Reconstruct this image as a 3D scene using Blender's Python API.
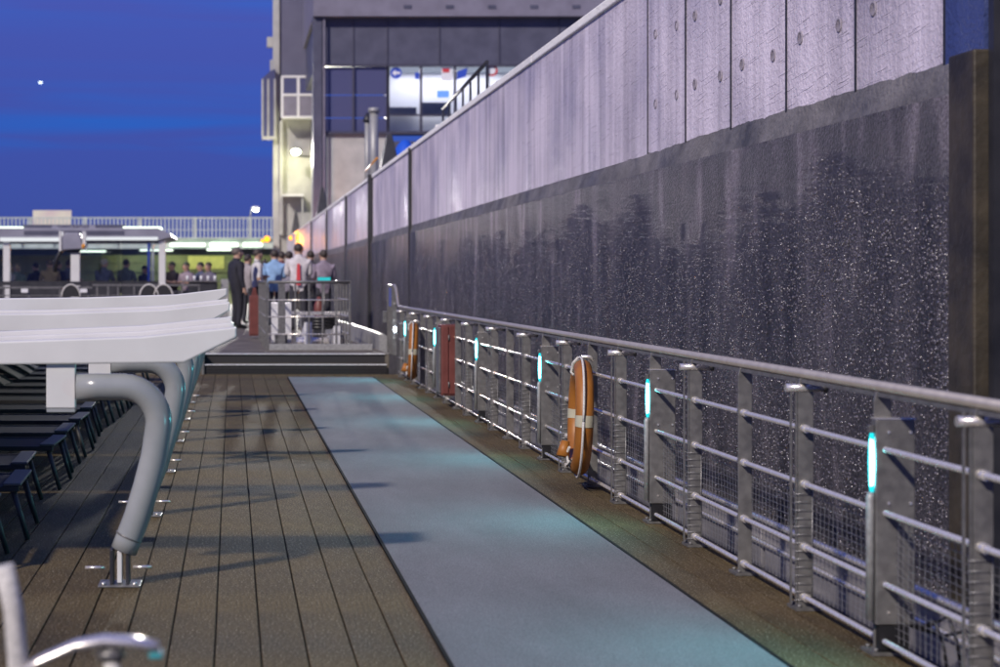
import bpy, bmesh, math, random
from mathutils import Vector, Matrix, noise as MN
random.seed(7)
R = math.radians
scene = bpy.context.scene
for o in list(bpy.data.objects):
    bpy.data.objects.remove(o)

# ------------------------------------------------------------------ camera
EYE = 1.38                      # eye height over the sun deck
cam_d = bpy.data.cameras.new('camera')
cam = bpy.data.objects.new('camera', cam_d)
scene.collection.objects.link(cam)
cam.location = (0, 0, EYE)
cam.rotation_euler = (R(90), 0, 0)
cam_d.sensor_width = 36
cam_d.lens = 61.2
cam_d.shift_x = 0.268
cam_d.shift_y = -0.0545
cam_d.clip_start = 0.05
cam_d.clip_end = 6000
cam_d.dof.use_dof = True
cam_d.dof.focus_distance = 11.0
cam_d.dof.aperture_fstop = 2.7
scene.camera = cam
FPX = 1700.0

# ------------------------------------------------------------------ sky, key light, exposure
KEY = Vector((.50, .64, -.58)).normalized()      # direction the key light travels
W = bpy.data.worlds.new('World')
scene.world = W
W.use_nodes = True
nt = W.node_tree
for n in list(nt.nodes):
    nt.nodes.remove(n)
out = nt.nodes.new('ShaderNodeOutputWorld')
bg = nt.nodes.new('ShaderNodeBackground')
sky = nt.nodes.new('ShaderNodeTexSky')
sky.sky_type = 'NISHITA'
sky.sun_disc = False
sky.sun_elevation = math.asin(-KEY.z)
sky.sun_rotation = math.atan2(-KEY.x, -KEY.y)
sky.ozone_density = 6
sky.air_density = 1.0
sky.dust_density = 0.3
tint = nt.nodes.new('ShaderNodeMix'); tint.data_type = 'RGBA'; tint.blend_type = 'MULTIPLY'
tint.inputs[0].default_value = 1
# thin dusk cloud streaks
tc = nt.nodes.new('ShaderNodeTexCoord')
mp = nt.nodes.new('ShaderNodeMapping'); mp.inputs['Scale'].default_value = (1.5, 1.5, 30)
mp.inputs['Rotation'].default_value = (0, R(-1.2), 0); mp.inputs['Location'].default_value = (0, 0, .9)
nz = nt.nodes.new('ShaderNodeTexNoise'); nz.inputs['Scale'].default_value = 1.6
nz.inputs['Detail'].default_value = 5; nz.inputs['Distortion'].default_value = .6
rp = nt.nodes.new('ShaderNodeValToRGB')
rp.color_ramp.elements[0].position = .42; rp.color_ramp.elements[0].color = (1, 1, 1, 1)
rp.color_ramp.elements[1].position = .62; rp.color_ramp.elements[1].color = (.42, 1.38, 1.34, 1)
nt.links.new(tc.outputs['Generated'], mp.inputs['Vector'])
nt.links.new(mp.outputs['Vector'], nz.inputs['Vector'])
nt.links.new(nz.outputs['Fac'], rp.inputs['Fac'])
dusk = nt.nodes.new('ShaderNodeMix'); dusk.data_type = 'RGBA'; dusk.blend_type = 'MIX'
dusk.inputs[0].default_value = .80
dusk.inputs[7].default_value = (.60, 1.0, 4.75, 1)      # deep blue-hour scatter
cool = nt.nodes.new('ShaderNodeMix'); cool.data_type = 'RGBA'; cool.blend_type = 'MULTIPLY'
cool.inputs[0].default_value = 1; cool.inputs[7].default_value = (.36, .28, .68, 1)
nt.links.new(sky.outputs['Color'], cool.inputs[6])
nt.links.new(cool.outputs[2], dusk.inputs[6])
nt.links.new(dusk.outputs[2], tint.inputs[6])
nt.links.new(rp.outputs['Color'], tint.inputs[7])
sepz = nt.nodes.new('ShaderNodeSeparateXYZ'); nt.links.new(tc.outputs['Generated'], sepz.inputs['Vector'])
band = nt.nodes.new('ShaderNodeValToRGB')       # where the thin clouds hang
be = band.color_ramp.elements
be[0].position = .030; be[0].color = (0,0,0,1); be[1].position = .30; be[1].color = (.5,.5,.5,1)
for p_, c_ in ((.070, .55), (.090, 1), (.105, .75), (.118, .12), (.145, .12), (.165, .7)):
    e_ = be.new(p_); e_.color = (c_, c_, c_, 1)
nt.links.new(sepz.outputs['Z'], band.inputs['Fac'])
nt.links.new(band.outputs['Color'], tint.inputs[0])
grad = nt.nodes.new('ShaderNodeValToRGB')
ge = grad.color_ramp.elements
ge[0].position = 0; ge[0].color = (.56,.74,.80,1); ge[1].position = .16; ge[1].color = (1.12,1.06,1.06,1)
e_ = ge.new(.07); e_.color = (.74,.84,.92,1)
nt.links.new(sepz.outputs['Z'], grad.inputs['Fac'])
gm = nt.nodes.new('ShaderNodeMix'); gm.data_type = 'RGBA'; gm.blend_type = 'MULTIPLY'; gm.inputs[0].default_value = 1
nt.links.new(tint.outputs[2], gm.inputs[6]); nt.links.new(grad.outputs['Color'], gm.inputs[7])
nt.links.new(gm.outputs[2], bg.inputs['Color'])
bg.inputs['Strength'].default_value = 0.075
nt.links.new(bg.outputs['Background'], out.inputs['Surface'])

sun_d = bpy.data.lights.new('sun', 'SUN')
sun_d.energy = 3.3
sun_d.angle = R(3)
sun_d.color = (1.0, .90, .80)
sun = bpy.data.objects.new('sun', sun_d)
scene.collection.objects.link(sun)
sun.rotation_euler = KEY.to_track_quat('-Z', 'Y').to_euler()
sun.location = (-20, -30, 30)

scene.render.engine = 'CYCLES'
scene.view_settings.view_transform = 'Standard'
scene.view_settings.look = 'None'
scene.view_settings.exposure = 0.24
scene.view_settings.gamma = 1
scene.view_settings.use_curve_mapping = False
scene.render.resolution_x = 1024
scene.render.resolution_y = 683

# ------------------------------------------------------------------ helpers
COL = scene.collection

class MB:
    """collects shapes and links them as ONE mesh object"""
    def __init__(s):
        s.v = []; s.f = []; s.sm = []
    def _add(s, vs, fs, sm=False):
        b = len(s.v)
        s.v += [tuple(p) for p in vs]
        for f in fs:
            s.f.append([b + i for i in f]); s.sm.append(sm)
        return s
    def box(s, x0, x1, y0, y1, z0, z1, rot=None, about=None):
        vs = [Vector((x, y, z)) for z in (z0, z1) for y in (y0, y1) for x in (x0, x1)]
        if rot is not None:
            c = Vector(about) if about is not None else Vector(((x0+x1)/2, (y0+y1)/2, (z0+z1)/2))
            vs = [rot @ (p - c) + c for p in vs]
        return s._add(vs, [(0,2,3,1), (4,5,7,6), (0,1,5,4), (2,6,7,3), (0,4,6,2), (1,3,7,5)])
    def tube(s, pts, r, n=10, caps=True, closed=False):
        pts = [Vector(p) for p in pts]; m = len(pts)
        rr = r if isinstance(r, (list, tuple)) else [r]*m
        vs = []; ref = None
        for i, p in enumerate(pts):
            if closed: t = pts[(i+1) % m] - pts[i-1]
            else: t = pts[min(i+1, m-1)] - pts[max(i-1, 0)]
            t = t.normalized()
            if ref is None:
                ref = Vector((0,0,1)) if abs(t.z) < .9 else Vector((1,0,0))
            a = (ref - t*ref.dot(t)).normalized(); ref = a
            b = t.cross(a)
            for k in range(n):
                q = 2*math.pi*k/n
                vs.append(p + (a*math.cos(q) + b*math.sin(q))*rr[i])
        fs = []
        for i in range(m if closed else m-1):
            j = (i+1) % m
            for k in range(n):
                l = (k+1) % n
                fs.append((i*n+k, i*n+l, j*n+l, j*n+k))
        b0 = len(s.v)
        s._add(vs, fs, True)
        if caps and not closed:
            s.f.append([b0+k for k in range(n)][::-1]); s.sm.append(False)
            s.f.append([b0+(m-1)*n+k for k in range(n)]); s.sm.append(False)
        return s
    def cyl(s, p0, p1, r, n=12):
        return s.tube([p0, p1], r, n)
    def prism(s, poly, axis, a, b):
        """poly in the two remaining axes (x,z for axis y; y,z for x; x,y for z)"""
        def P(u, w, t):
            return {'y': (u, t, w), 'x': (t, u, w), 'z': (u, w, t)}[axis]
        n = len(poly)
        vs = [P(u, w, a) for u, w in poly] + [P(u, w, b) for u, w in poly]
        fs = [tuple(range(n)), tuple(range(2*n-1, n-1, -1))]
        for i in range(n):
            j = (i+1) % n
            fs.append((i, i+n, j+n, j))
        return s._add(vs, fs)
    def ball(s, c, rx, ry, rz, nu=12, nv=8, v0=0.0, v1=1.0):
        vs = []; fs = []
        for i in range(nv+1):
            t = math.pi*(v0 + (v1-v0)*i/nv)
            for k in range(nu):
                q = 2*math.pi*k/nu
                vs.append((c[0]+rx*math.sin(t)*math.cos(q), c[1]+ry*math.sin(t)*math.sin(q), c[2]+rz*math.cos(t)))
        for i in range(nv):
            for k in range(nu):
                l = (k+1) % nu
                fs.append((i*nu+k, (i+1)*nu+k, (i+1)*nu+l, i*nu+l))
        return s._add(vs, fs, True)
    def build(s, name, mat, parent=None, bevel=0, kind=None):
        me = bpy.data.meshes.new(name)
        me.from_pydata(s.v, [], s.f)
        me.polygons.foreach_set('use_smooth', s.sm)
        bm = bmesh.new(); bm.from_mesh(me)
        bmesh.ops.recalc_face_normals(bm, faces=bm.faces)
        bm.to_mesh(me); bm.free()
        me.materials.append(M[mat] if isinstance(mat, str) else mat)
        return link(name, me, parent, bevel, kind)

def link(name, me, parent=None, bevel=0, kind=None):
    o = bpy.data.objects.new(name, me)
    COL.objects.link(o)
    if parent is not None: o.parent = parent
    if bevel:
        md = o.modifiers.new('bevel', 'BEVEL'); md.width = bevel; md.segments = 2
        md.limit_method = 'ANGLE'; md.angle_limit = R(40)
    if kind: o['kind'] = kind
    return o

def tag(o, label, cat, group=None):
    o['label'] = label; o['category'] = cat
    if group: o['group'] = group
    return o

def thing(name, label, cat, loc=(0,0,0), rz=0, group=None):
    o = bpy.data.objects.new(name, None)
    o.empty_display_size = .1
    COL.objects.link(o)
    o.location = loc; o.rotation_euler = (0, 0, rz)
    return tag(o, label, cat, group)

def copy_tree(o, parent=None):
    c = o.copy(); COL.objects.link(c); c.parent = parent
    for ch in [k for k in bpy.data.objects if k.parent == o]:
        copy_tree(ch, c)
    return c

def X(px, Y): return (px - 232.0) * Y / FPX
def Z(py, Y): return EYE + (279.0 - py) * Y / FPX

# ------------------------------------------------------------------ materials
M = {}
def mat(name, color, rough=.6, metal=0, spec=.5):
    m = bpy.data.materials.new(name); m.use_nodes = True
    b = m.node_tree.nodes['Principled BSDF']
    b.inputs['Base Color'].default_value = (*color, 1)
    b.inputs['Roughness'].default_value = rough
    b.inputs['Metallic'].default_value = metal
    b.inputs['Specular IOR Level'].default_value = spec
    M[name] = m
    return m
def nodes(m): return m.node_tree.nodes, m.node_tree.links, m.node_tree.nodes['Principled BSDF']
def noise_mat(name, c0, c1, rough=.6, metal=0, scale=8, stretch=(1,1,1), detail=6, lo=.35, hi=.65,
              bump=0, bscale=None, bdist=.01, rvar=0, spec=.5, rnd=0):
    m = mat(name, c0, rough, metal, spec); N, L, b = nodes(m)
    tc = N.new('ShaderNodeTexCoord'); mp = N.new('ShaderNodeMapping')
    mp.inputs['Scale'].default_value = stretch
    nz = N.new('ShaderNodeTexNoise'); nz.inputs['Scale'].default_value = scale; nz.inputs['Detail'].default_value = detail
    L.new(tc.outputs['Object'], mp.inputs['Vector']); L.new(mp.outputs['Vector'], nz.inputs['Vector'])
    rp = N.new('ShaderNodeValToRGB')
    rp.color_ramp.elements[0].position = lo; rp.color_ramp.elements[0].color = (*c0, 1)
    rp.color_ramp.elements[1].position = hi; rp.color_ramp.elements[1].color = (*c1, 1)
    L.new(nz.outputs['Fac'], rp.inputs['Fac'])
    src = rp.outputs['Color']
    if rnd:
        oi = N.new('ShaderNodeObjectInfo'); mr = N.new('ShaderNodeMapRange')
        mr.inputs['To Min'].default_value = 1-rnd; mr.inputs['To Max'].default_value = 1+rnd
        L.new(oi.outputs['Random'], mr.inputs['Value'])
        mx = N.new('ShaderNodeMix'); mx.data_type = 'RGBA'; mx.blend_type = 'MULTIPLY'; mx.inputs[0].default_value = 1
        L.new(src, mx.inputs[6]); L.new(mr.outputs['Result'], mx.inputs[7]); src = mx.outputs[2]
    L.new(src, b.inputs['Base Color'])
    if rvar:
        mr = N.new('ShaderNodeMapRange'); mr.inputs['To Min'].default_value = rough-rvar; mr.inputs['To Max'].default_value = rough+rvar
        L.new(nz.outputs['Fac'], mr.inputs['Value']); L.new(mr.outputs['Result'], b.inputs['Roughness'])
    if bump:
        n2 = N.new('ShaderNodeTexNoise'); n2.inputs['Scale'].default_value = bscale or scale*4; n2.inputs['Detail'].default_value = 4
        L.new(tc.outputs['Object'], n2.inputs['Vector'])
        bp = N.new('ShaderNodeBump'); bp.inputs['Strength'].default_value = bump; bp.inputs['Distance'].default_value = bdist
        L.new(n2.outputs['Fac'], bp.inputs['Height']); L.new(bp.outputs['Normal'], b.inputs['Normal'])
    return m
def emit(name, color, strength):
    m = bpy.data.materials.new(name); m.use_nodes = True
    N = m.node_tree.nodes; L = m.node_tree.links
    N.remove(N['Principled BSDF'])
    e = N.new('ShaderNodeEmission'); e.inputs['Color'].default_value = (*color, 1); e.inputs['Strength'].default_value = strength
    L.new(e.outputs['Emission'], N['Material Output'].inputs['Surface'])
    M[name] = m; return m

# deck planks: rough synthetic teak, speckled grit, worn patches
def plank_material():
    m = mat('plank', (.1,.08,.05), .8, 0, .25); N, L, b = nodes(m)
    tc = N.new('ShaderNodeTexCoord')
    big = N.new('ShaderNodeTexNoise'); big.inputs['Scale'].default_value = 1.3; big.inputs['Detail'].default_value = 4
    fine = N.new('ShaderNodeTexNoise'); fine.inputs['Scale'].default_value = 110; fine.inputs['Detail'].default_value = 3
    mp = N.new('ShaderNodeMapping'); mp.inputs['Scale'].default_value = (30, 2.0, 1)
    grain = N.new('ShaderNodeTexNoise'); grain.inputs['Scale'].default_value = 3; grain.inputs['Detail'].default_value = 5
    for t in (big, fine): L.new(tc.outputs['Object'], t.inputs['Vector'])
    L.new(tc.outputs['Object'], mp.inputs['Vector']); L.new(mp.outputs['Vector'], grain.inputs['Vector'])
    r1 = N.new('ShaderNodeValToRGB')
    r1.color_ramp.elements[0].position = .34; r1.color_ramp.elements[0].color = (.048, .033, .013, 1)
    r1.color_ramp.elements[1].position = .66; r1.color_ramp.elements[1].color = (.100, .071, .030, 1)
    L.new(big.outputs['Fac'], r1.inputs['Fac'])
    m1 = N.new('ShaderNodeMix'); m1.data_type = 'RGBA'; m1.blend_type = 'MULTIPLY'; m1.inputs[0].default_value = 1
    r2 = N.new('ShaderNodeValToRGB')
    r2.color_ramp.elements[0].position = .3; r2.color_ramp.elements[0].color = (.72, .72, .72, 1)
    r2.color_ramp.elements[1].position = .7; r2.color_ramp.elements[1].color = (1.25, 1.25, 1.25, 1)
    L.new(grain.outputs['Fac'], r2.inputs['Fac'])
    L.new(r1.outputs['Color'], m1.inputs[6]); L.new(r2.outputs['Color'], m1.inputs[7])
    # grit specks
    r3 = N.new('ShaderNodeValToRGB')
    r3.color_ramp.elements[0].position = .58; r3.color_ramp.elements[0].color = (0,0,0,1)
    r3.color_ramp.elements[1].position = .70; r3.color_ramp.elements[1].color = (1,1,1,1)
    L.new(fine.outputs['Fac'], r3.inputs['Fac'])
    m2 = N.new('ShaderNodeMix'); m2.data_type = 'RGBA'
    m2.inputs[7].default_value = (.40, .34, .24, 1)
    L.new(r3.outputs['Color'], m2.inputs[0]); L.new(m1.outputs[2], m2.inputs[6])
    oi = N.new('ShaderNodeObjectInfo'); mr = N.new('ShaderNodeMapRange')
    mr.inputs['To Min'].default_value = .94; mr.inputs['To Max'].default_value = 1.06
    L.new(oi.outputs['Random'], mr.inputs['Value'])
    m3 = N.new('ShaderNodeMix'); m3.data_type = 'RGBA'; m3.blend_type = 'MULTIPLY'; m3.inputs[0].default_value = 1
    L.new(m2.outputs[2], m3.inputs[6]); L.new(mr.outputs['Result'], m3.inputs[7])
    L.new(m3.outputs[2], b.inputs['Base Color'])
    rr = N.new('ShaderNodeMapRange'); rr.inputs['To Min'].default_value = .65; rr.inputs['To Max'].default_value = .98
    L.new(big.outputs['Fac'], rr.inputs['Value']); L.new(rr.outputs['Result'], b.inputs['Roughness'])
    bp = N.new('ShaderNodeBump'); bp.inputs['Strength'].default_value = .6; bp.inputs['Distance'].default_value = .004
    L.new(fine.outputs['Fac'], bp.inputs['Height']); L.new(bp.outputs['Normal'], b.inputs['Normal'])
plank_material()
mat('caulk', (.012, .012, .013), .9, 0, .1)
noise_mat('carpet', (.092,.095,.105), (.255,.250,.262), .9, scale=150, detail=6, lo=.3, hi=.7, bump=.6, bscale=420, bdist=.004, spec=.2)

def carpet_wear():
    N, L, b = nodes(M['carpet'])
    src = b.inputs['Base Color'].links[0].from_socket
    tc = N.new('ShaderNodeTexCoord'); mp = N.new('ShaderNodeMapping'); mp.inputs['Scale'].default_value = (1.6, .55, 1)
    nz = N.new('ShaderNodeTexNoise'); nz.inputs['Scale'].default_value = 1.4; nz.inputs['Detail'].default_value = 7; nz.inputs['Roughness'].default_value = .6
    L.new(tc.outputs['Object'], mp.inputs['Vector']); L.new(mp.outputs['Vector'], nz.inputs['Vector'])
    mr = N.new('ShaderNodeMapRange'); mr.inputs['From Min'].default_value = .3; mr.inputs['From Max'].default_value = .7
    mr.inputs['To Min'].default_value = .82; mr.inputs['To Max'].default_value = 1.1
    L.new(nz.outputs['Fac'], mr.inputs['Value'])
    mx = N.new('ShaderNodeMix'); mx.data_type = 'RGBA'; mx.blend_type = 'MULTIPLY'; mx.inputs[0].default_value = 1
    L.new(src, mx.inputs[6]); L.new(mr.outputs['Result'], mx.inputs[7]); L.new(mx.outputs[2], b.inputs['Base Color'])
carpet_wear()

# concrete of the lock wall
def concrete(name, c_dark, c_light, rough, streak=(3.2, 3.2, .16), bump=.75, spec=.5, scratch=False):
    m = mat(name, c_light, rough, 0, spec); N, L, b = nodes(m)
    tc = N.new('ShaderNodeTexCoord')
    mp = N.new('ShaderNodeMapping'); mp.inputs['Scale'].default_value = streak
    s1 = N.new('ShaderNodeTexNoise'); s1.inputs['Scale'].default_value = 1.6; s1.inputs['Detail'].default_value = 8; s1.inputs['Roughness'].default_value = .65
    s2 = N.new('ShaderNodeTexNoise'); s2.inputs['Scale'].default_value = .9; s2.inputs['Detail'].default_value = 6
    s3 = N.new('ShaderNodeTexNoise'); s3.inputs['Scale'].default_value = 38; s3.inputs['Detail'].default_value = 5
    L.new(tc.outputs['Object'], mp.inputs['Vector']); L.new(mp.outputs['Vector'], s1.inputs['Vector'])
    for t in (s2, s3): L.new(tc.outputs['Object'], t.inputs['Vector'])
    a = N.new('ShaderNodeMath'); a.operation = 'MULTIPLY_ADD'; a.inputs[1].default_value = .6
    L.new(s1.outputs['Fac'], a.inputs[0])
    a2 = N.new('ShaderNodeMath'); a2.operation = 'MULTIPLY'; a2.inputs[1].default_value = .4
    L.new(s2.outputs['Fac'], a2.inputs[0]); L.new(a2.outputs['Value'], a.inputs[2])
    r = N.new('ShaderNodeValToRGB')
    r.color_ramp.elements[0].position = .36; r.color_ramp.elements[0].color = (*c_dark, 1)
    r.color_ramp.elements[1].position = .60; r.color_ramp.elements[1].color = (*c_light, 1)
    L.new(a.outputs['Value'], r.inputs['Fac'])
    oi = N.new('ShaderNodeObjectInfo'); om = N.new('ShaderNodeMapRange')
    om.inputs['To Min'].default_value = .95; om.inputs['To Max'].default_value = 1.06
    L.new(oi.outputs['Random'], om.inputs['Value'])
    ox = N.new('ShaderNodeMix'); ox.data_type = 'RGBA'; ox.blend_type = 'MULTIPLY'; ox.inputs[0].default_value = 1 if scratch else 0
    L.new(r.outputs['Color'], ox.inputs[6]); L.new(om.outputs['Result'], ox.inputs[7]); L.new(ox.outputs[2], b.inputs['Base Color'])
    rr = N.new('ShaderNodeMapRange'); rr.inputs['From Min'].default_value = .3; rr.inputs['From Max'].default_value = .7
    rr.inputs['To Min'].default_value = rough-.14; rr.inputs['To Max'].default_value = rough+.18
    L.new(s2.outputs['Fac'], rr.inputs['Value']); L.new(rr.outputs['Result'], b.inputs['Roughness'])
    bp = N.new('ShaderNodeBump'); bp.inputs['Strength'].default_value = bump; bp.inputs['Distance'].default_value = .012
    hsrc = s3.outputs['Fac']
    if scratch:     # shallow slanting scrape marks left by hulls
        m5 = N.new('ShaderNodeMapping'); m5.inputs['Rotation'].default_value = (R(5), 0, 0)
        m6 = N.new('ShaderNodeMapping'); m6.inputs['Scale'].default_value = (1, 2.2, 48)
        s5 = N.new('ShaderNodeTexNoise'); s5.inputs['Scale'].default_value = 1.5; s5.inputs['Detail'].default_value = 3
        L.new(tc.outputs['Object'], m5.inputs['Vector']); L.new(m5.outputs['Vector'], m6.inputs['Vector']); L.new(m6.outputs['Vector'], s5.inputs['Vector'])
        k5 = N.new('ShaderNodeMapRange'); k5.inputs['From Min'].default_value = .60; k5.inputs['From Max'].default_value = .72
        L.new(s5.outputs['Fac'], k5.inputs['Value'])
        h5 = N.new('ShaderNodeMath'); h5.operation = 'MULTIPLY_ADD'; h5.inputs[1].default_value = .45
        L.new(k5.outputs['Result'], h5.inputs[0]); L.new(hsrc, h5.inputs[2]); hsrc = h5.outputs['Value']
    L.new(hsrc, bp.inputs['Height']); L.new(bp.outputs['Normal'], b.inputs['Normal'])
    return m
concrete('panel_concrete', (.34,.30,.345), (.78,.70,.78), .44, scratch=True)
concrete('coping_concrete', (.82,.80,.77), (.92,.90,.87), .7, (3,3,3))
concrete('tie_grout', (.17,.15,.175), (.34,.305,.345), .5)
concrete('ledge_concrete', (.055,.054,.055), (.19,.178,.178), .62, (2.0,2.0,2.6), 1.0)
concrete('shadow_blue_panel', (.035,.05,.15), (.06,.085,.24), .5)  # blue of a sky-lit shadow, painted into the near panel's colour
# lower, soaked and overgrown face
def wet_wall():
    m = mat('wet_wall', (.03,.03,.03), .4); N, L, b = nodes(m)
    tc = N.new('ShaderNodeTexCoord')
    mp = N.new('ShaderNodeMapping'); mp.inputs['Scale'].default_value = (2.4, 2.4, .6)
    s1 = N.new('ShaderNodeTexNoise'); s1.inputs['Scale'].default_value = 1.5; s1.inputs['Detail'].default_value = 6; s1.inputs['Roughness'].default_value = .55
    L.new(tc.outputs['Object'], mp.inputs['Vector']); L.new(mp.outputs['Vector'], s1.inputs['Vector'])
    sep = N.new('ShaderNodeSeparateXYZ'); L.new(tc.outputs['Object'], sep.inputs['Vector'])
    # mineral film is strongest just below the ledge and washes out downward
    zr = N.new('ShaderNodeMapRange'); zr.inputs['From Min'].default_value = 1.2; zr.inputs['From Max'].default_value = 2.1
    zr.inputs['To Min'].default_value = -.05; zr.inputs['To Max'].default_value = .03
    L.new(sep.outputs['Z'], zr.inputs['Value'])
    ad = N.new('ShaderNodeMath'); ad.operation = 'ADD'
    L.new(s1.outputs['Fac'], ad.inputs[0]); L.new(zr.outputs['Result'], ad.inputs[1])
    r = N.new('ShaderNodeValToRGB')
    r.color_ramp.elements[0].position = .28; r.color_ramp.elements[0].color = (.026,.024,.026,1)
    r.color_ramp.elements[1].position = .80; r.color_ramp.elements[1].color = (.27,.235,.26,1)
    e = r.color_ramp.elements.new(.55); e.color = (.070,.064,.069,1)
    L.new(ad.outputs['Value'], r.inputs['Fac'])
    mp2 = N.new('ShaderNodeMapping'); mp2.inputs['Scale'].default_value = (1.1, 1.1, .25); mp2.inputs['Location'].default_value = (0, 3.3, 0)
    s4 = N.new('ShaderNodeTexNoise'); s4.inputs['Scale'].default_value = 1.2; s4.inputs['Detail'].default_value = 4
    L.new(tc.outputs['Object'], mp2.inputs['Vector']); L.new(mp2.outputs['Vector'], s4.inputs['Vector'])
    r4 = N.new('ShaderNodeValToRGB')
    r4.color_ramp.elements[0].position = .62; r4.color_ramp.elements[0].color = (0,0,0,1)
    r4.color_ramp.elements[1].position = .74; r4.color_ramp.elements[1].color = (.6,.6,.6,1)
    L.new(s4.outputs['Fac'], r4.inputs['Fac'])
    mx = N.new('ShaderNodeMix'); mx.data_type = 'RGBA'; mx.inputs[7].default_value = (.10,.055,.022,1)
    L.new(r4.outputs['Color'], mx.inputs[0]); L.new(r.outputs['Color'], mx.inputs[6])
    gr = N.new('ShaderNodeTexNoise'); gr.inputs['Scale'].default_value = 46; gr.inputs['Detail'].default_value = 6; gr.inputs['Roughness'].default_value = .75
    L.new(tc.outputs['Object'], gr.inputs['Vector'])
    gq = N.new('ShaderNodeMapRange'); gq.inputs['From Min'].default_value = .35; gq.inputs['From Max'].default_value = .65
    gq.inputs['To Min'].default_value = .45; gq.inputs['To Max'].default_value = 1.7
    L.new(gr.outputs['Fac'], gq.inputs['Value'])
    gx = N.new('ShaderNodeMix'); gx.data_type = 'RGBA'; gx.blend_type = 'MULTIPLY'; gx.inputs[0].default_value = 1
    L.new(mx.outputs[2], gx.inputs[6]); L.new(gq.outputs['Result'], gx.inputs[7])
    L.new(gx.outputs[2], b.inputs['Base Color'])
    s3 = N.new('ShaderNodeTexNoise'); s3.inputs['Scale'].default_value = 60; s3.inputs['Detail'].default_value = 8; s3.inputs['Roughness'].default_value = .7
    L.new(tc.outputs['Object'], s3.inputs['Vector'])
    vo = N.new('ShaderNodeTexVoronoi'); vo.inputs['Scale'].default_value = 48
    L.new(tc.outputs['Object'], vo.inputs['Vector'])
    mu = N.new('ShaderNodeMath'); mu.operation = 'MULTIPLY_ADD'; mu.inputs[1].default_value = -.6
    L.new(vo.outputs['Distance'], mu.inputs[0]); L.new(s3.outputs['Fac'], mu.inputs[2])
    bp = N.new('ShaderNodeBump'); bp.inputs['Strength'].default_value = 1; bp.inputs['Distance'].default_value = .016
    L.new(mu.outputs['Value'], bp.inputs['Height']); L.new(bp.outputs['Normal'], b.inputs['Normal'])
    rr = N.new('ShaderNodeMapRange'); rr.inputs['To Min'].default_value = .25; rr.inputs['To Max'].default_value = .62
    L.new(s3.outputs['Fac'], rr.inputs['Value']); L.new(rr.outputs['Result'], b.inputs['Roughness'])
wet_wall()
mat('wet_shell', (.13,.12,.135), .22, 0, .9)
mat('joint_rubber', (.022,.022,.026), .55)
noise_mat('rusty_guide', (.022,.018,.013), (.055,.044,.028), .6, scale=5, bump=.5, bdist=.01)
noise_mat('dark_steel', (.012,.013,.018), (.03,.03,.036), .5, scale=4)

noise_mat('steel', (.76,.72,.66), (.82,.78,.72), .27, .7, scale=30, rvar=.04)
noise_mat('satin_steel', (.13,.127,.125), (.19,.186,.183), .42, .35, scale=22, rvar=.12)
noise_mat('galvanised', (.26,.26,.26), (.36,.36,.36), .5, .3, scale=40, rvar=.1)
noise_mat('rail_steel', (.50,.45,.39), (.56,.51,.44), .36, .6, scale=14, rvar=.05)
mat('black_plastic', (.012,.012,.014), .4)
noise_mat('white_paint', (.58,.58,.57), (.64,.64,.63), .32, scale=3, rvar=.06)
noise_mat('grey_paint', (.24,.255,.26), (.29,.305,.31), .22, scale=5, rvar=.06)
noise_mat('white_plating', (.16,.155,.165), (.28,.27,.285), .4, scale=2.5, stretch=(1,.6,3), rvar=.1)
noise_mat('net_wire', (.30,.30,.31), (.40,.40,.41), .45, .8, scale=10)
noise_mat('orange', (.25,.09,.012), (.33,.125,.018), .5, scale=7, bump=.2, bscale=60, bdist=.003)
mat('reflective_tape', (.42,.40,.30), .35)
noise_mat('rope', (.42,.41,.39), (.62,.60,.57), .85, scale=120)
noise_mat('red_box', (.115,.032,.026), (.155,.044,.036), .5, scale=6, rvar=.08)
mat('tread', (.018,.016,.018), .7)
noise_mat('nosing', (.55,.55,.55), (.68,.68,.68), .4, .3, scale=20)
noise_mat('dark_mesh', (.012,.012,.015), (.024,.024,.03), .8, scale=60)
noise_mat('chair_frame', (.016,.015,.014), (.026,.025,.024), .7, 0, scale=12)
mat('armrest', (.09,.085,.08), .6)
noise_mat('lounger_leg', (.045,.044,.043), (.065,.064,.062), .5, .2, scale=12)
noise_mat('canvas', (.40,.39,.40), (.48,.47,.48), .8, scale=2.5, bump=.4, bscale=4, bdist=.03)
emit('led_cyan', (.16, .90, 1.0), 9)
emit('led_teal', (.015, .62, .72), 1.5)
emit('lamp_white', (.75, .88, 1.0), 70)
emit('tube_white', (.85, 1.0, .80), 2.6)
emit('edge_glow', (.92, .95, 1.0), .75)
emit('amber', (1.0, .33, .015), 3.0)
emit('flood', (.92, 1.0, .70), 40)
emit('star', (.8, .95, 1.0), 3)

def emit_soft(name, c, s): return emit(name, c, s)
emit('screen_blue', (.15, .3, 1.0), 1.5)
emit('screen_teal', (.05, .7, .75), .7)
emit('window_lit', (.80, .85, 1.0), .45)
noise_mat('facade', (.066,.068,.105), (.088,.09,.135), .5, scale=1.5)
noise_mat('facade_light', (.16,.15,.20), (.20,.19,.25), .6, scale=1.2)
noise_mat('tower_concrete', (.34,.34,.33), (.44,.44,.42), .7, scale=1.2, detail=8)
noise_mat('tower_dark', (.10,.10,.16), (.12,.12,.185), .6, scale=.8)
mat('window_dark', (.08,.085,.17), .15)  # reflected sky is put into the pane's base colour
mat('mullion', (.05,.05,.08), .5)
noise_mat('bridge_paint', (.42,.48,.45), (.54,.60,.56), .5, scale=2)
noise_mat('gate_green', (.14,.17,.095), (.26,.28,.15), .6, scale=.5, stretch=(1,1,2))
mat('bridge_dark', (.035,.055,.06), .6)
noise_mat('roof_grey', (.20,.20,.25), (.27,.27,.33), .45, scale=1.5)
mat('sign_ink', (.05,.05,.10), .5)
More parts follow.
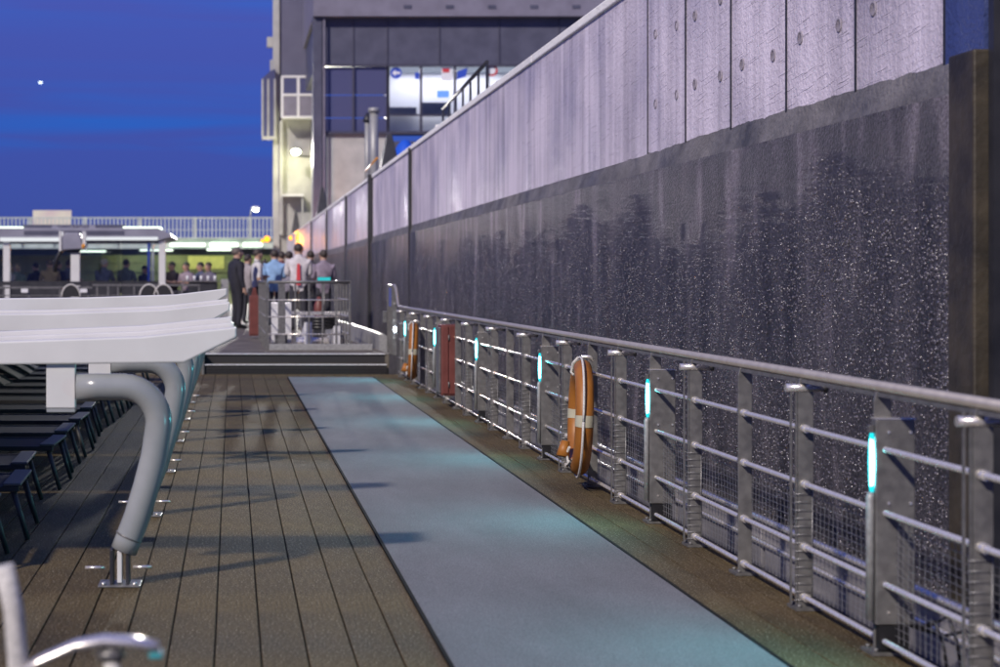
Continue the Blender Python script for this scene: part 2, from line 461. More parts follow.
mat('cap_teal', (.05,.35,.38), .35)
mat('poster_blue', (.03,.08,.50), .5)
mat('poster_red', (.55,.05,.06), .5)
mat('poster_white', (.75,.76,.80), .5)
mat('white_gloss', (.72,.72,.74), .3)
mat('blue_tarp', (.015,.09,.55), .5)
mat('amber_plastic', (.6,.25,.02), .4)
noise_mat('billboard_print', (.62,.52,.50), (.72,.70,.55), .6, scale=.9)
noise_mat('water', (.008,.012,.018), (.012,.018,.024), .08, scale=.4, bump=.3, bscale=1.4, bdist=.05)
noise_mat('quay_paving', (.16,.155,.15), (.24,.235,.23), .85, scale=1.5)
noise_mat('deck_grit', (.085,.072,.055), (.16,.14,.11), .75, scale=3, bump=.4, bscale=150, bdist=.003)
def glass_mat():
    m = bpy.data.materials.new('glass'); m.use_nodes = True
    N = m.node_tree.nodes; L = m.node_tree.links; N.remove(N['Principled BSDF'])
    t = N.new('ShaderNodeBsdfTransparent'); t.inputs['Color'].default_value = (.86,.89,.92,1)
    g = N.new('ShaderNodeBsdfGlossy'); g.inputs['Roughness'].default_value = .03
    f = N.new('ShaderNodeFresnel'); f.inputs['IOR'].default_value = 1.45
    x = N.new('ShaderNodeMixShader')
    L.new(f.outputs['Fac'], x.inputs['Fac']); L.new(t.outputs[0], x.inputs[1]); L.new(g.outputs[0], x.inputs[2])
    L.new(x.outputs[0], N['Material Output'].inputs['Surface'])
    M['glass'] = m
glass_mat()

# ------------------------------------------------------------------ setting: water, quay, deck
MB()._add([(-900,-300,-4.6),(900,-300,-4.6),(900,2500,-4.6),(-900,2500,-4.6)], [(0,1,2,3)]).build('water', 'water', kind='structure')
MB().box(4.3, 260, -30, 400, 3.2, 3.58).build('quay', 'quay_paving', kind='structure')

deck = MB().box(-7.2, 2.49, -1.5, 24.6, -.12, -.012).build('deck', 'caulk', kind='structure')
me0 = None
x = .62 - .171*45
while x < 2.40:
    x1 = min(x + .171, 2.486)
    if me0 is None:
        o = MB().box(-.0825, .0825, -1.5, 24.59, -.012, 0).build('plank', 'plank', deck, bevel=.003)
        me0 = o.data
    else:
        o = link('plank', me0, deck, .003)
    o.location = ((x + x1)/2, 0, random.uniform(-.0008, .0008))
    if x1 - x < .16: o.scale.x = (x1 - x - .006)/.165
    x += .171
carpet = MB().box(.785, 1.966, -1.5, 23.75, .0035, .012).build('carpet_runner', 'carpet', bevel=.004)
tag(carpet, 'long blue-grey carpet runner laid along the deck beside the railing', 'carpet')
ce = MB()
ce.box(.770, .784, -1.5, 23.76, .001, .014).box(1.967, 1.981, -1.5, 23.76, .001, .014)
ce.build('edge_binding', 'caulk', carpet)

# raised fore deck with two steps
fore = MB().box(-9.5, 2.30, 24.925, 75, -.2, .272).build('raised_deck', 'deck_grit', kind='structure')
st = MB()
steps = MB().box(-.40, 2.24, 24.60, 24.922, -.10, .130).build('steps', 'tread', kind='structure')
MB().box(-.40, 2.24, 24.575, 24.66, .1305, .146).build('nosing', 'nosing', steps, bevel=.004)
MB().box(-.40, 2.24, 24.895, 24.98, .2725, .288).build('nosing', 'nosing', steps, bevel=.004)
MB().box(-.44, -.402, 24.56, 25.0, -.10, .29).build('step_cheek', 'satin_steel', steps, bevel=.004)
MB().box(-.40, 2.24, 24.9225, 24.9245, .147, .2715).build('riser', 'tread', steps)
for zz in (.03, .07):
    MB().box(-.39, 2.23, 24.592, 24.599, zz, zz+.012).build('riser_groove', 'black_plastic', steps)

# ship's side outboard of the railing
side = thing('bulwark', 'pale painted ship side and gutter along the outer edge of the deck', 'bulwark', (0,0,0))
MB().box(2.492, 2.90, -1.5, 26.0, -.30, -.10).build('gutter', 'white_plating', side)
MB().box(2.90, 2.93, -1.5, 26.0, -3.5, .02).build('side_plate', 'white_plating', side)
y = -1.4
i = 0
while y < 25:
    MB().box(2.70, 2.725, y, y+1.62, -.098, .155).build('toe_board', 'white_plating', side, bevel=.006)
    y += 1.68
for zz, rr in ((.165, .016), (.045, .012)):
    MB().cyl((2.685, -1.5, zz), (2.685, 25.8, zz), rr, 8).build('pipe', 'steel', side)

# ------------------------------------------------------------------ lock wall
XW = 3.2
ZT = EYE + .735*XW      # top of the wall
ZB = EYE + .305*XW      # foot of the pale upper panels
wall = thing('lock_wall', 'tall concrete lock wall, pale panels above a dark wet lower face', 'wall', (0,0,0))
# body
MB().box(XW+.06, XW+1.1, 7.22, 99, -5, ZT-.05).build('wall_core', 'ledge_concrete', wall)
# panels near
ys = [7.22, 7.63] + [7.63 + 1.09*k for k in range(1, 6)] + [17.2, 21.6, 25.9, 30.2]
panel_edges = ys[:]
def panel(y0, y1, m='panel_concrete', gap=.011, name='panel', j=0):
    o = MB().box(XW + j, XW+.07, y0+gap, y1-gap, ZB-.02, ZT-.06).build(name, m, wall)
    return o
hole = None
for a, b in zip(ys[:-1], ys[1:]):
    if b - a < .05: continue
    if 7.5 < a < 13.2: MB().box(XW-.0045, XW+.066, a-.0115, a+.0115, ZB-.015, ZT-.065).build('panel_joint', 'joint_rubber', wall)
    p = panel(a, b, 'shadow_blue_panel' if a < 7.5 else 'panel_concrete', gap=.011 if a < 13 else .0015, j=random.uniform(-.003, .003) if a < 13 else -.004)
    if a < 13:
        cols = ((a+.22),) if b-a < .6 else (a+.24, b-.24)
        for c in cols:
            for zz in (2.72+random.uniform(-.02,.02), 3.22+random.uniform(-.02,.02)):
                if hole is None:
                    h = MB(); n = 14
                    # dished tie hole with a raised grout ring
                    prof = [(.040,.002), (.035,-.004), (.029,-.003), (.021,.003), (.0,.0035)]
                    vs = []
                    for r_, xx in prof:
                        for k in range(n):
                            q = 2*math.pi*k/n; vs.append((xx, r_*math.cos(q), r_*math.sin(q)))
                    fs = []
                    for i in range(len(prof)-1):
                        for k in range(n):
                            l = (k+1) % n; fs.append((i*n+k, i*n+l, (i+1)*n+l, (i+1)*n+k))
                    h._add(vs, fs, True)
                    ho = h.build('tie_hole', 'tie_grout', wall); hole = ho.data
                else:
                    ho = link('tie_hole', hole, wall)
                ho.location = (XW-.003, c, zz)
# blocks further off, with dark joint strips between them
joints = [30.2, 38.6, 47.3, 57, 68, 82, 99]
for a, b in zip(joints[:-1], joints[1:]):
    panel(a+.18, b-.02, gap=.01)
for a in joints[:-1]:
    w_ = .17 if a in (38.6,) else .11
    MB().box(XW-.11 if a == 38.6 else XW-.06, XW+.068, a, a+w_, -4, ZT+.02 if a == 38.6 else ZT-.02).build('joint_strip', 'joint_rubber', wall)
# coping
cy = [7.22, 12.0, 18, 24, 30.19] + [j for j in joints[1:]]
for a, b in zip(cy[:-1], cy[1:]):
    MB().box(XW-.03, XW+1.1, a+.006+(.18 if a>30 else 0), b-.006, ZT-.060, ZT+.022).build('coping', 'coping_concrete', wall, bevel=.012)
# ledge: irregular bevel between panel and wet face
def sheet(name, m, y0, y1, dy, rows, fn, parent, kind=None):
    me = MB(); ny = int((y1-y0)/dy)
    vs = []
    for i in range(ny+1):
        yy = y0 + (y1-y0)*i/ny
        for r_ in range(rows+1):
            vs.append(fn(yy, r_/rows, i, r_))
    fs = []
    for i in range(ny):
        for r_ in range(rows):
            a = i*(rows+1)+r_
            fs.append((a, a+1, a+rows+2, a+rows+1))
    me._add(vs, fs, True)
    return me.build(name, m, parent, kind=kind)
rn = random.Random(3)
jag = [rn.uniform(-1,1) for _ in range(4000)]
def J(i, s=1):
    return jag[int(i*s) % 4000]*.5 + jag[(int(i*s)//5 + 700) % 4000]*.5 + jag[(int(i*s)//17 + 1700) % 4000]*.6
def ledge_fn(yy, t, i, r_):
    # top hugs the panel foot with a ragged lip, bottom leans out to the wet face
    zt = ZB + .018 + .010*MN.noise(Vector((1, yy*2.3, 0))) + .006*MN.noise(Vector((4, yy*9, 0))); zb = EYE + .245*XW + .012*MN.noise(Vector((8, yy*3, 0)))
    return (XW + .006 - .049*t - (0, .004, .010, .010, .006, 0)[r_]*(MN.noise(Vector((2, yy*5, r_*1.7))) + .6*MN.noise(Vector((2, yy*15, r_*4.1)))), yy, zt + (zb-zt)*t)
sheet('ledge', 'ledge_concrete', 7.47, 99, .04, 5, ledge_fn, wall)
def face_x(yy, zz):
    v = Vector((0, yy*.9, zz*.9))
    w = Vector((3, yy, zz*.5))
    return XW - .045 + (.006*MN.noise(v) + .0015*MN.noise(w*4.1) + .003*MN.noise(v*6.0) + .002*MN.noise(v*11.0)) * min(1, max(.15, (2.1-zz)*1.3))
def lower_fn(yy, t, i, r_):
    zz = EYE + .245*XW + .03 - t*3.4
    return (face_x(yy, zz), yy, zz)
sheet('wet_face', 'wet_wall', 7.462, 40, .035, 90, lower_fn, wall)
def lower_far(yy, t, i, r_):
    zz = EYE + .245*XW - .002 - t*5
    return (face_x(yy, zz), yy, zz)
sheet('wet_face', 'wet_wall', 40, 99, .25, 30, lower_far, wall)
# shells and gravel clinging to the wet face
def shells():
    rs = random.Random(11)
    mb = MB()
    ico = [(1,0,0),(-.2,0,0),(0,1,0),(0,-1,0),(0,0,1),(0,0,-1),(.55,.6,.6),(.55,-.6,.6),(.55,.6,-.6),(.55,-.6,-.6)]
    fc = [(0,6,7),(0,7,9),(0,9,8),(0,8,6),(6,4,7),(7,3,9),(9,5,8),(8,2,6),(2,4,6),(4,3,7),(3,5,9),(5,2,8)]
    n = 0
    while n < 75000:
        # more of them close to the camera, where each can be seen
        yy = 7.5 + 32*rs.random()**1.35
        zz = -.7 + 2.75*rs.random()
        den = .62 + .8*MN.noise(Vector((5, yy*.8, zz*.9))) + .25*MN.noise(Vector((9, yy*3, zz*3)))
        den -= max(0, (zz-1.5))*1.5
        if rs.random() > den: continue
        sz = rs.uniform(.003, .0085)
        c = Vector((face_x(yy, zz) + .003, yy, zz))
        Q = Matrix.Rotation(rs.uniform(0, 6.28), 3, 'X') @ Matrix.Rotation(rs.uniform(-.7,.7), 3, 'Z') @ Matrix.Rotation(rs.uniform(-.7,.7), 3, 'Y')
        sy, s2, s3 = rs.uniform(.7,1.5), rs.uniform(.7,1.6), rs.uniform(.7,1.5)
        mb._add([c + Q @ Vector((-p[0]*sz*sy, p[1]*sz*s2, p[2]*sz*s3)) for p in ico], fc, True)
        n += 1
    mb.build('shell_crust', 'wet_shell', wall, kind='stuff')
shells()
# steel guide and slot at the near end
MB().box(XW-.058, XW+.058, 7.205, 7.46, -4, ZB+.0).build('corner_guide', 'rusty_guide', wall, bevel=.01)
MB().box(XW+.004, XW+1.1, 7.15, 7.20, -4, ZT).build('shaded_slot_side', 'dark_steel', wall)  # dark colour stands in for the shade inside the slot

# ------------------------------------------------------------------ deck railing
XR = 2.39
rail = thing('deck_railing', 'long stainless steel deck railing with netting along the right side', 'railing', (0,0,0))
K0, K1 = -3, 21
PY = {k: 6.27 + .84*k for k in range(K0, K1+1)}
yA, yB = 3.4, 24.35
hr = MB()
hr.tube([(XR, yA, .985), (XR, yB-.1, .985), (XR, yB+.05, 1.0), (XR-.01, yB+.32, 1.25), (XR-.02, yB+.45, 1.285), (XR-.02, yB+1.35, 1.285)], .0195, 14)
hr.build('handrail', 'rail_steel', rail)
MB().box(XR-.014, XR+.014, yA, yB-.1, .947, .963).build('handrail_strip', 'satin_steel', rail)
for zz, r_ in ((.756,.0115), (.524,.0115), (.262,.0115), (.052,.0115)):
    m_ = MB(); m_.tube([(XR, yA, zz), (XR, yB, zz)], r_, 10)
    for k, yy in PY.items():
        m_.cyl((XR, yy-.045, zz), (XR, yy+.045, zz), r_+.006, 10)
    m_.build('rail_tube', 'steel', rail)
def post_plate():
    m_ = MB()
    m_.prism([(-.024,.0), (.040,.0), (.040,.93), (.024,.965), (-.016,.965), (-.024,.93)], 'y', -.006, .006)
    return m_
def foot():
    m_ = MB().box(-.05, .09, -.06, .06, .002, .014)
    for sx in (-.03, .07):
        for sy in (-.04, .04): m_.cyl((sx, sy, .014), (sx, sy, .026), .009, 6)
    return m_
pd = fd = td = cd = ld = None
for k, yy in PY.items():
    t = k % 4
    if pd is None:
        po = post_plate().build('post', 'satin_steel', rail, bevel=.002); pd = po.data
        fo = foot().build('post_foot', 'satin_steel', rail); fd = fo.data
    else:
        po = link('post', pd, rail, .002); fo = link('post_foot', fd, rail)
    po.location = fo.location = (XR, yy, 0)
    if t in (1, 3):
        if td is None:
            m_ = MB()
            m_.box(-.056, -.050, -.007, .007, .02, .955)
            m_.box(-.034, -.0285, -.007, .007, .02, .955)
            to = m_.build('clamp_plates', 'satin_steel', rail); td = to.data
            c_ = MB().tube([(-.075, 0, .925), (.085, 0, .925)], .0175, 12)
            co = c_.build('clamp_pin', 'steel', rail); cd = co.data
            e_ = MB().cyl((.0851, 0, .925), (.098, 0, .925), .021, 12)
            eo = e_.build('pin_cap', 'black_plastic', rail); ed = eo.data
            l_ = MB(); z_ = .04
            while z_ < .50:
                l_.tube([(-.045, -.014, z_), (.0, -.016, z_+.003), (.03, -.014, z_)], .0013, 5); z_ += .034
            l_.tube([(.03, -.014, .03), (.032, -.016, .5)], .0015, 5)
            lo = l_.build('net_lacing', 'net_wire', rail); ld = lo.data
        else:
            to = link('clamp_plates', td, rail); co = link('clamp_pin', cd, rail)
            eo = link('pin_cap', ed, rail); lo = link('net_lacing', ld, rail)
        for o in (to, co, eo, lo): o.location = (XR, yy, 0)
# netting on the outboard side
nm = MB()
yy = yA
while yy < yB:
    s_ = .006*math.sin(yy*7)
    nm.tube([(XR+.036, yy, .055), (XR+.042+s_, yy+.012, .3), (XR+.036, yy, .522)], .0013, 4, caps=False); yy += .048
zz = .075
while zz < .52:
    nm.tube([(XR+.038 + .003*math.sin(q*3.1+zz*20), yA + (yB-yA)*q/50, zz + .003*math.sin(q*2.3)) for q in range(51)], .0013, 4, caps=False); zz += .028
nm.build('netting', 'net_wire', rail, kind='stuff')
# gate at the steps
gate = thing('rail_gate', 'steel gate panel where the railing climbs to the raised deck', 'gate', (XR-.02, 24.75, .27))
for q in range(5):
    MB().box(-.03, .03, .02+q*.22, .032+q*.22, .0, 1.0).build('post', 'satin_steel', gate)
for zz in (.25, .5, .75):
    MB().cyl((0, 0, zz), (0, 1.0, zz), .013, 8).build('rail_tube', 'steel', gate)
MB().box(-.02, .0, .25, .75, .70, .98).build('notice_plate', 'poster_blue', gate, bevel=.004)
MB().box(-.09, -.03, .93, 1.02, .45, .62).build('latch_box', 'satin_steel', gate, bevel=.006)
gl = thing('gate_light', 'small bright white light glowing on the gate by the steps', 'lamp', (2.30, 24.45, .50))
MB().cyl((.055, 0, .15), (.09, 0, .15), .05, 12).build('housing', 'satin_steel', gl)
MB().ball((.045, 0, .15), .02, .036, .036).build('lens', 'lamp_white', gl)

# LED lights on every fourth post
def rail_light(yy, label):
    t = thing('rail_light', label, 'lamp', (XR, yy, 0), group='lights along the railing')
    MB().box(-.036, .108, -.055, -.008, .115, .865).build('housing', 'satin_steel', t, bevel=.004)
    MB().box(-.038, .110, -.057, -.006, .866, .872).build('housing_lid', 'steel', t)
    le = MB(); n = 12; ring = 10; vs = []; fs = []
    for i in range(n+1):
        q = i/n; zz = .60 + .215*q
        w_ = .0105 + .0065*math.sin(math.pi*q)**.6
        for k in range(ring):
            a = math.pi*.5 + math.pi*k/(ring-1)
            vs.append((-.040 + 1.05*w_*math.cos(a), -.036 + .75*w_*math.sin(a), zz))
    for i in range(n):
        for k in range(ring-1):
            fs.append((i*ring+k, i*ring+k+1, (i+1)*ring+k+1, (i+1)*ring+k))
    fs.append(tuple(range(ring))); fs.append(tuple(range(n*ring, n*ring+ring)))
    le._add(vs, fs, True); ln = le.build('lens', 'led_teal', t)
    core = MB(); core.v = [(-.040 + (x_+.040)*1.06, -.036 + (y_+.036)*.55 - .0125*math.sin(math.pi*(z_-.60)/.215)**.8 - .003, .615 + (z_-.60)*.86) for x_, y_, z_ in vs]
    core.f = [list(f) for f in fs]; core.sm = [True]*len(fs)
    core.build('core', 'led_cyan', ln)
    la = bpy.data.lights.new('rail_light_glow', 'AREA'); la.shape = 'RECTANGLE'; la.size = .2; la.size_y = .03
    la.energy = 6.5; la.color = (.14, .92, 1.0); la.spread = R(150)
    lo = bpy.data.objects.new('rail_light_glow', la); COL.objects.link(lo)
    lo.location = (XR-.075, yy-.036, .70); lo.rotation_euler = Vector((-1, -.05, -.42)).to_track_quat('-Z', 'Y').to_euler()
    MB().box(-.058, -.039, -.05, -.022, .816, .845).build('lens_cap', 'satin_steel', t, bevel=.003)
    c_ = MB(); c_.tube([(-.050, -.036, .13), (-.050, -.036, .58), (-.048, -.036, .598)], [.0155, .0155, .011], 12)
    c_.build('conduit', 'galvanised', t)
    for sz in (.16, .56, .82):
        for sx in (.01, .09):
            MB().cyl((sx, -.0555, sz), (sx, -.060, sz), .006, 6).build('screw', 'steel', t)
    MB().box(-.02, .09, -.05, -.012, .02, .112).build('bracket', 'black_plastic', t)
    return t
ords = ['nearest cyan light on the railing, in front of the clump of cables',
        'second cyan light along the railing, between camera and the near lifebuoy',
        'third cyan light along the railing, just beyond the near lifebuoy',
        'fourth cyan light along the railing, just before the red box',
        'fifth cyan light along the railing, half hidden by the red box',
        'farthest cyan light on the railing, beside the far lifebuoy']
for q, l in enumerate(ords):
    rail_light(6.27 + 3.36*q, l)
# cables hanging from the nearest light
cb = MB()
for a, h, w_ in ((0,.13,.10), (.05,.16,.13), (.11,.12,.09)):
    cb.tube([(XR+.09, 6.22, .11), (XR+.11+a*.5, 6.2-a, .03+h*.6), (XR+.13+a*.6, 6.15-a-.05, .02+h), (XR+.16+a*.6, 6.1-a, .04+h*.3), (XR+.17+a*.6, 6.05-a, -.09)], .007, 6)
tag(cb.build('cable_bundle', 'black_plastic'), 'loose black cables looping at the foot of the nearest railing light', 'cable')

# ------------------------------------------------------------------ lifebuoys
def buoy(label, loc, rz, D=.76, tilt=0):
    t = thing('lifebuoy', label, 'lifebuoy', loc, rz, 'lifebuoys on the railing')
    Rm, rm = D/2 - .058, .058
    ring = MB(); pts = [(0, Rm*math.cos(q), Rm*math.sin(q)) for q in [2*math.pi*i/40 for i in range(40)]]
    ring.tube(pts, rm, 16, closed=True); ring.build('ring', 'orange', t)
    for a in (0, 90, 180, 270):
        b_ = MB(); b_.tube([(0, Rm*math.cos(R(a+d)), Rm*math.sin(R(a+d))) for d in (-6,-3,0,3,6)], rm+.002, 16, caps=False)
        b_.build('tape_band', 'reflective_tape', t)
    # grab line hangs in four bights outside the ring
    for a in (45, 135, 225, 315):
        g = MB(); pp = []
        for d in range(-45, 46, 9):
            q = R(a+d); rr = Rm + rm + .008 + .022*math.cos(R(d*2))
            pp.append((-.012, rr*math.cos(q), rr*math.sin(q)))
        g.tube(pp, .008, 6); g.build('grab_line', 'rope', t)
    g = MB(); g.tube([(-.066, -.02, -.10-.10), (-.075, .06, -.25), (-.07, -.03, -.30), (-.07, .03, -.33), (-.066, -.05, -.29)], .009, 6)
    g.tube([(-.05, .0, Rm-.05), (-.068, .03, Rm-.03), (-.06, .0, Rm+.03), (-.03, -.03, Rm+.07)], .009, 6)
    g.build('lashing', 'rope', t)
    s_ = MB().box(-.067, .067, -.075, .075, -.325, -.285); s_.build('strap', 'black_plastic', t, bevel=.008)
    sm = MB().tube([(-.085, .08, -.17), (-.1, .06, -.27)], [.028, .045], 10); sm.build('smoke_float', 'orange', t)
    hk = MB().tube([(.0, 0, Rm+.05), (.0, 0, Rm+.075), (.05, 0, Rm+.075), (.07, 0, Rm+.05)], .012, 8); hk.build('hook', 'steel', t)
    t.rotation_euler = (0, R(tilt), rz)
    return t
buoy('orange lifebuoy hanging on the railing in the middle, white line tied round it', (2.285, 11.15, .475), R(-7), tilt=2)
buoy('orange lifebuoy hanging on the far end of the railing near the steps', (2.285, 21.45, .475), R(-6), D=.72, tilt=2)

# red fire box on the railing
fb = thing('fire_box', 'tall red box fixed on the railing between the two lifebuoys', 'box', (2.23, 18.2, .13))
MB().box(.01, .205, .0, .30, 0, .76).build('body', 'red_box', fb, bevel=.01)
MB().box(.02, .085, -.012, -.001, .02, .74).build('door', 'red_box', fb, bevel=.004)
MB().box(.095, .198, -.012, -.001, .02, .74).build('door', 'red_box', fb, bevel=.004)
MB().box(-.012, .009, .02, .28, .03, .73).build('side_plate', 'satin_steel', fb, bevel=.004)
for zz in (.12, .62):
    MB().cyl((.09, -.018, zz-.03), (.09, -.018, zz+.03), .008, 8).build('hinge', 'satin_steel', fb)

# ------------------------------------------------------------------ folded awning frames on the left
def awning(yb, label, tip=0.02, dz=0, steps_=(), zl=0):
    t = thing('awning_frame', label, 'awning frame', (-.505, yb, zl), group='folded awning frames on the left')
    o = .505
    def P(x): return x + o
    top = [(tip, 1.165), (tip, 1.118), (-.215, 1.005), (-.60, 1.000), (-4.4, .965), (-4.4, 1.07), (-1.05, 1.100), (-.40, 1.122)]
    MB().prism([(P(a), b+dz) for a, b in top], 'y', -.055, .055).build('beam', 'white_paint', t, bevel=.008)
    # guide channels stepped up behind the beam
    y0 = .058
    for h, tx_ in steps_:
        pl = [(tip-tx_, 1.165+h), (tip-tx_, 1.12), (-.30, 1.045), (-4.38, 1.01), (-4.38, 1.072+h), (-1.05, 1.102+h*.9), (-.40, 1.124+h)]
        MB().prism([(P(a), b+dz) for a, b in pl], 'y', y0, y0+.07).build('guide_channel', 'white_paint', t, bevel=.004)
        y0 += .073
    # folded canvas slung from this beam towards the next
    cv = MB(); vs = []; fs = []
    for i in range(13):
        q = i/12
        for k, xx in enumerate((-4.3, -3.5, -2.8, -2.1, -1.5)):
            vs.append((P(xx), .172 + 2.00*q, 1.015 + .02*(k == 4) + dz - .045*math.sin(math.pi*q) - .012*math.sin(9*q + k*1.3)))
    for i in range(12):
        for k in range(4): fs.append((i*5+k, i*5+k+1, (i+1)*5+k+1, (i+1)*5+k))
    cv._add(vs, fs, True); co_ = cv.build('canvas', 'canvas', t)
    sd = co_.modifiers.new('thick', 'SOLIDIFY'); sd.thickness = .006
    # hanger plate
    MB().box(P(-.835), P(-.705), -.03, .03, .80, .999+dz).build('hanger', 'white_paint', t, bevel=.004)
    MB().box(P(-.833), P(-.707), -.031, .031, .782, .798).build('hanger_cap', 'grey_paint', t)
    # bent tube leg
    pts = [(P(-.70), 0, .893)]
    cx, cz, rad = -.49, .733, .16
    pts += [(P(-.60), 0, .893)]
    for i in range(9):
        a = R(90 - i*11.5); pts.append((P(cx + rad*math.cos(a)), 0, cz + rad*math.sin(a)))
    pts += [(P(-.352), 0, .58), (P(-.385), 0, .45), (P(-.428), 0, .31), (P(-.470), 0, .20), (P(-.488), 0, .155)]
    MB().tube(pts, .0605, 20).build('leg', 'grey_paint', t)
    MB().tube([(P(-.466), 0, .215), (P(-.463), 0, .222)], .0625, 20).build('leg_collar', 'satin_steel', t)
    # hinge: tongue between two cheeks, cross pin
    MB().box(P(-.515), P(-.493), -.045, .02, .016, .16).build('tongue', 'white_paint', t, bevel=.004)
    for a in (-.540, -.468):
        MB().box(P(a)-.008, P(a)+.008, -.05, .05, .010, .165).build('hinge_cheek', 'dark_steel', t, bevel=.003)
    MB().cyl((P(-.66), -.03, .083), (P(-.57), -.03, .083), .0075, 8).build('pin', 'steel', t)
    MB().cyl((P(-.445), -.03, .086), (P(-.36), -.03, .086), .0075, 8).build('pin', 'steel', t)
    MB().box(P(-.60), P(-.41), -.08, .08, .001, .010).build('base_plate', 'satin_steel', t, bevel=.003)
    for a in (-.575, -.435):
        MB().cyl((P(a), -.062, .010), (P(a), -.062, .022), .010, 6).build('bolt', 'steel', t)
    return t
aw = [(7.67, 'nearest white awning frame on the left, its grey leg standing fully in view', 0.02, 0, ((.018, .012), (.042, .022))),
      (9.92, 'second white awning frame from the camera, leg just behind the nearest leg', -.012, .080, ((.018, .012),)),
      (12.17, 'third white awning frame from the camera, its beam topmost of the pile', -.036, .148, ()),
      (14.42, 'fourth white awning frame from the camera, leg half hidden', -.06, -.03, ()),
      (16.67, 'fifth white awning frame from the camera, nearly hidden by nearer legs', -.06, -.03, ()),
      (18.92, 'farthest white awning frame, only a sliver of its leg showing', -.06, -.03, ())]
for a in aw:
    awning(*a)

# ------------------------------------------------------------------ deck chairs
def lounger_proto():
    t = thing('sun_lounger', 'x', 'lounger', (0,0,0))
    # local: foot end at x=0, head towards -x, width along y
    for sy in (-.31, .31):
        MB().box(-1.92, .0, sy-.018, sy+.018, .255, .285).build('side_rail', 'chair_frame', t, bevel=.004)
    MB().box(-.085, .012, -.33, .33, .286, .302).build('foot_bar', 'armrest', t, bevel=.005)
    MB().box(-1.22, -.09, -.285, .285, .268, .280).build('seat', 'dark_mesh', t, bevel=.004)
    MB().prism([(-1.20,.272), (-1.20,.288), (-1.86,.66), (-1.875,.645)], 'y', -.285, .285).build('backrest', 'dark_mesh', t)
    for sy in (-.30, .30):
        MB().tube([(-1.20, sy, .285), (-1.88, sy, .668)], .014, 8).build('back_frame', 'chair_frame', t)
        MB().tube([(-.03, sy, .255), (.045, sy, .0)], [.016,.013], 8).build('leg', 'lounger_leg', t)
        MB().tube([(-1.55, sy, .255), (-1.62, sy, .0)], [.016,.013], 8).build('leg', 'lounger_leg', t)
    MB().cyl((-1.88, -.30, .668), (-1.88, .30, .668), .014, 8).build('back_rail', 'chair_frame', t)
    return t
CH = lounger_proto()
first = True
ordn = ['nearest', 'second', 'third', 'fourth', 'fifth', 'sixth', 'seventh', 'eighth', 'ninth', 'tenth', 'eleventh', 'twelfth', 'thirteenth', 'fourteenth', 'fifteenth']
rc = random.Random(5)
for i in range(15):
    o = CH if first else copy_tree(CH)
    first = False
    o.location = (-1.18 + rc.uniform(-.05,.05), 8.22 + i*1.06 + rc.uniform(-.05,.05), 0)
    o.rotation_euler.z = R(rc.uniform(-2, 2))
    tag(o, 'low dark sun lounger under the awnings, %s from the camera' % ordn[i], 'lounger', 'sun loungers under the awnings')
# chair at the lower left corner, close to the camera
nc = thing('armchair', 'chrome-armed deck chair cut off at the lower left corner of the picture', 'chair', (-.355, 3.5, 0))
DY = -.52
arm = [(-.09, 0, .565), (-.04, 0, .595), (.03, 0, .626), (.09, 0, .637), (.15, 0, .634), (.205, 0, .622)]
a_ = MB()
vs = []; fs = []
for i, p in enumerate(arm):
    for (dy, dz) in ((-.026,-.007), (.026,-.007), (.026,.006), (.012,.011), (-.012,.011), (-.026,.006)):
        vs.append((p[0], p[1]+dy, p[2]+dz))
for i in range(len(arm)-1):
    for k in range(6):
        l = (k+1) % 6; fs.append((i*6+k, i*6+l, (i+1)*6+l, (i+1)*6+k))
fs += [tuple(range(6)), tuple(range(len(vs)-6, len(vs)))]
a_._add(vs, fs, True)
ao_ = a_.build('armrest', 'steel', nc)
for dy in (0, DY):
    MB().tube([(-.115, dy, .79), (-.095, dy, .70), (-.075, dy, .45), (-.13, dy, .0)], .021, 12).build('leg', 'rope', nc)
    MB().tube([(.105, dy, .622), (.12, dy, .42), (.15, dy, 0)], .017, 12).build('leg', 'rope', nc)
MB().box(-.12, .20, DY+.02, -.02, .40, .425).build('seat', 'dark_mesh', nc, bevel=.006)
MB().box(-.125, -.108, DY+.03, -.03, .45, .55).build('backrest', 'dark_mesh', nc, bevel=.006)
MB().ball((.105, .0, .606), .03, .024, .018).build('arm_joint', 'satin_steel', nc)
MB().box(.185, .212, -.028, .028, .604, .614).build('arm_cap', 'cap_teal', nc, bevel=.003)
o = link('armrest', ao_.data, nc); o.location = (0, DY, 0)

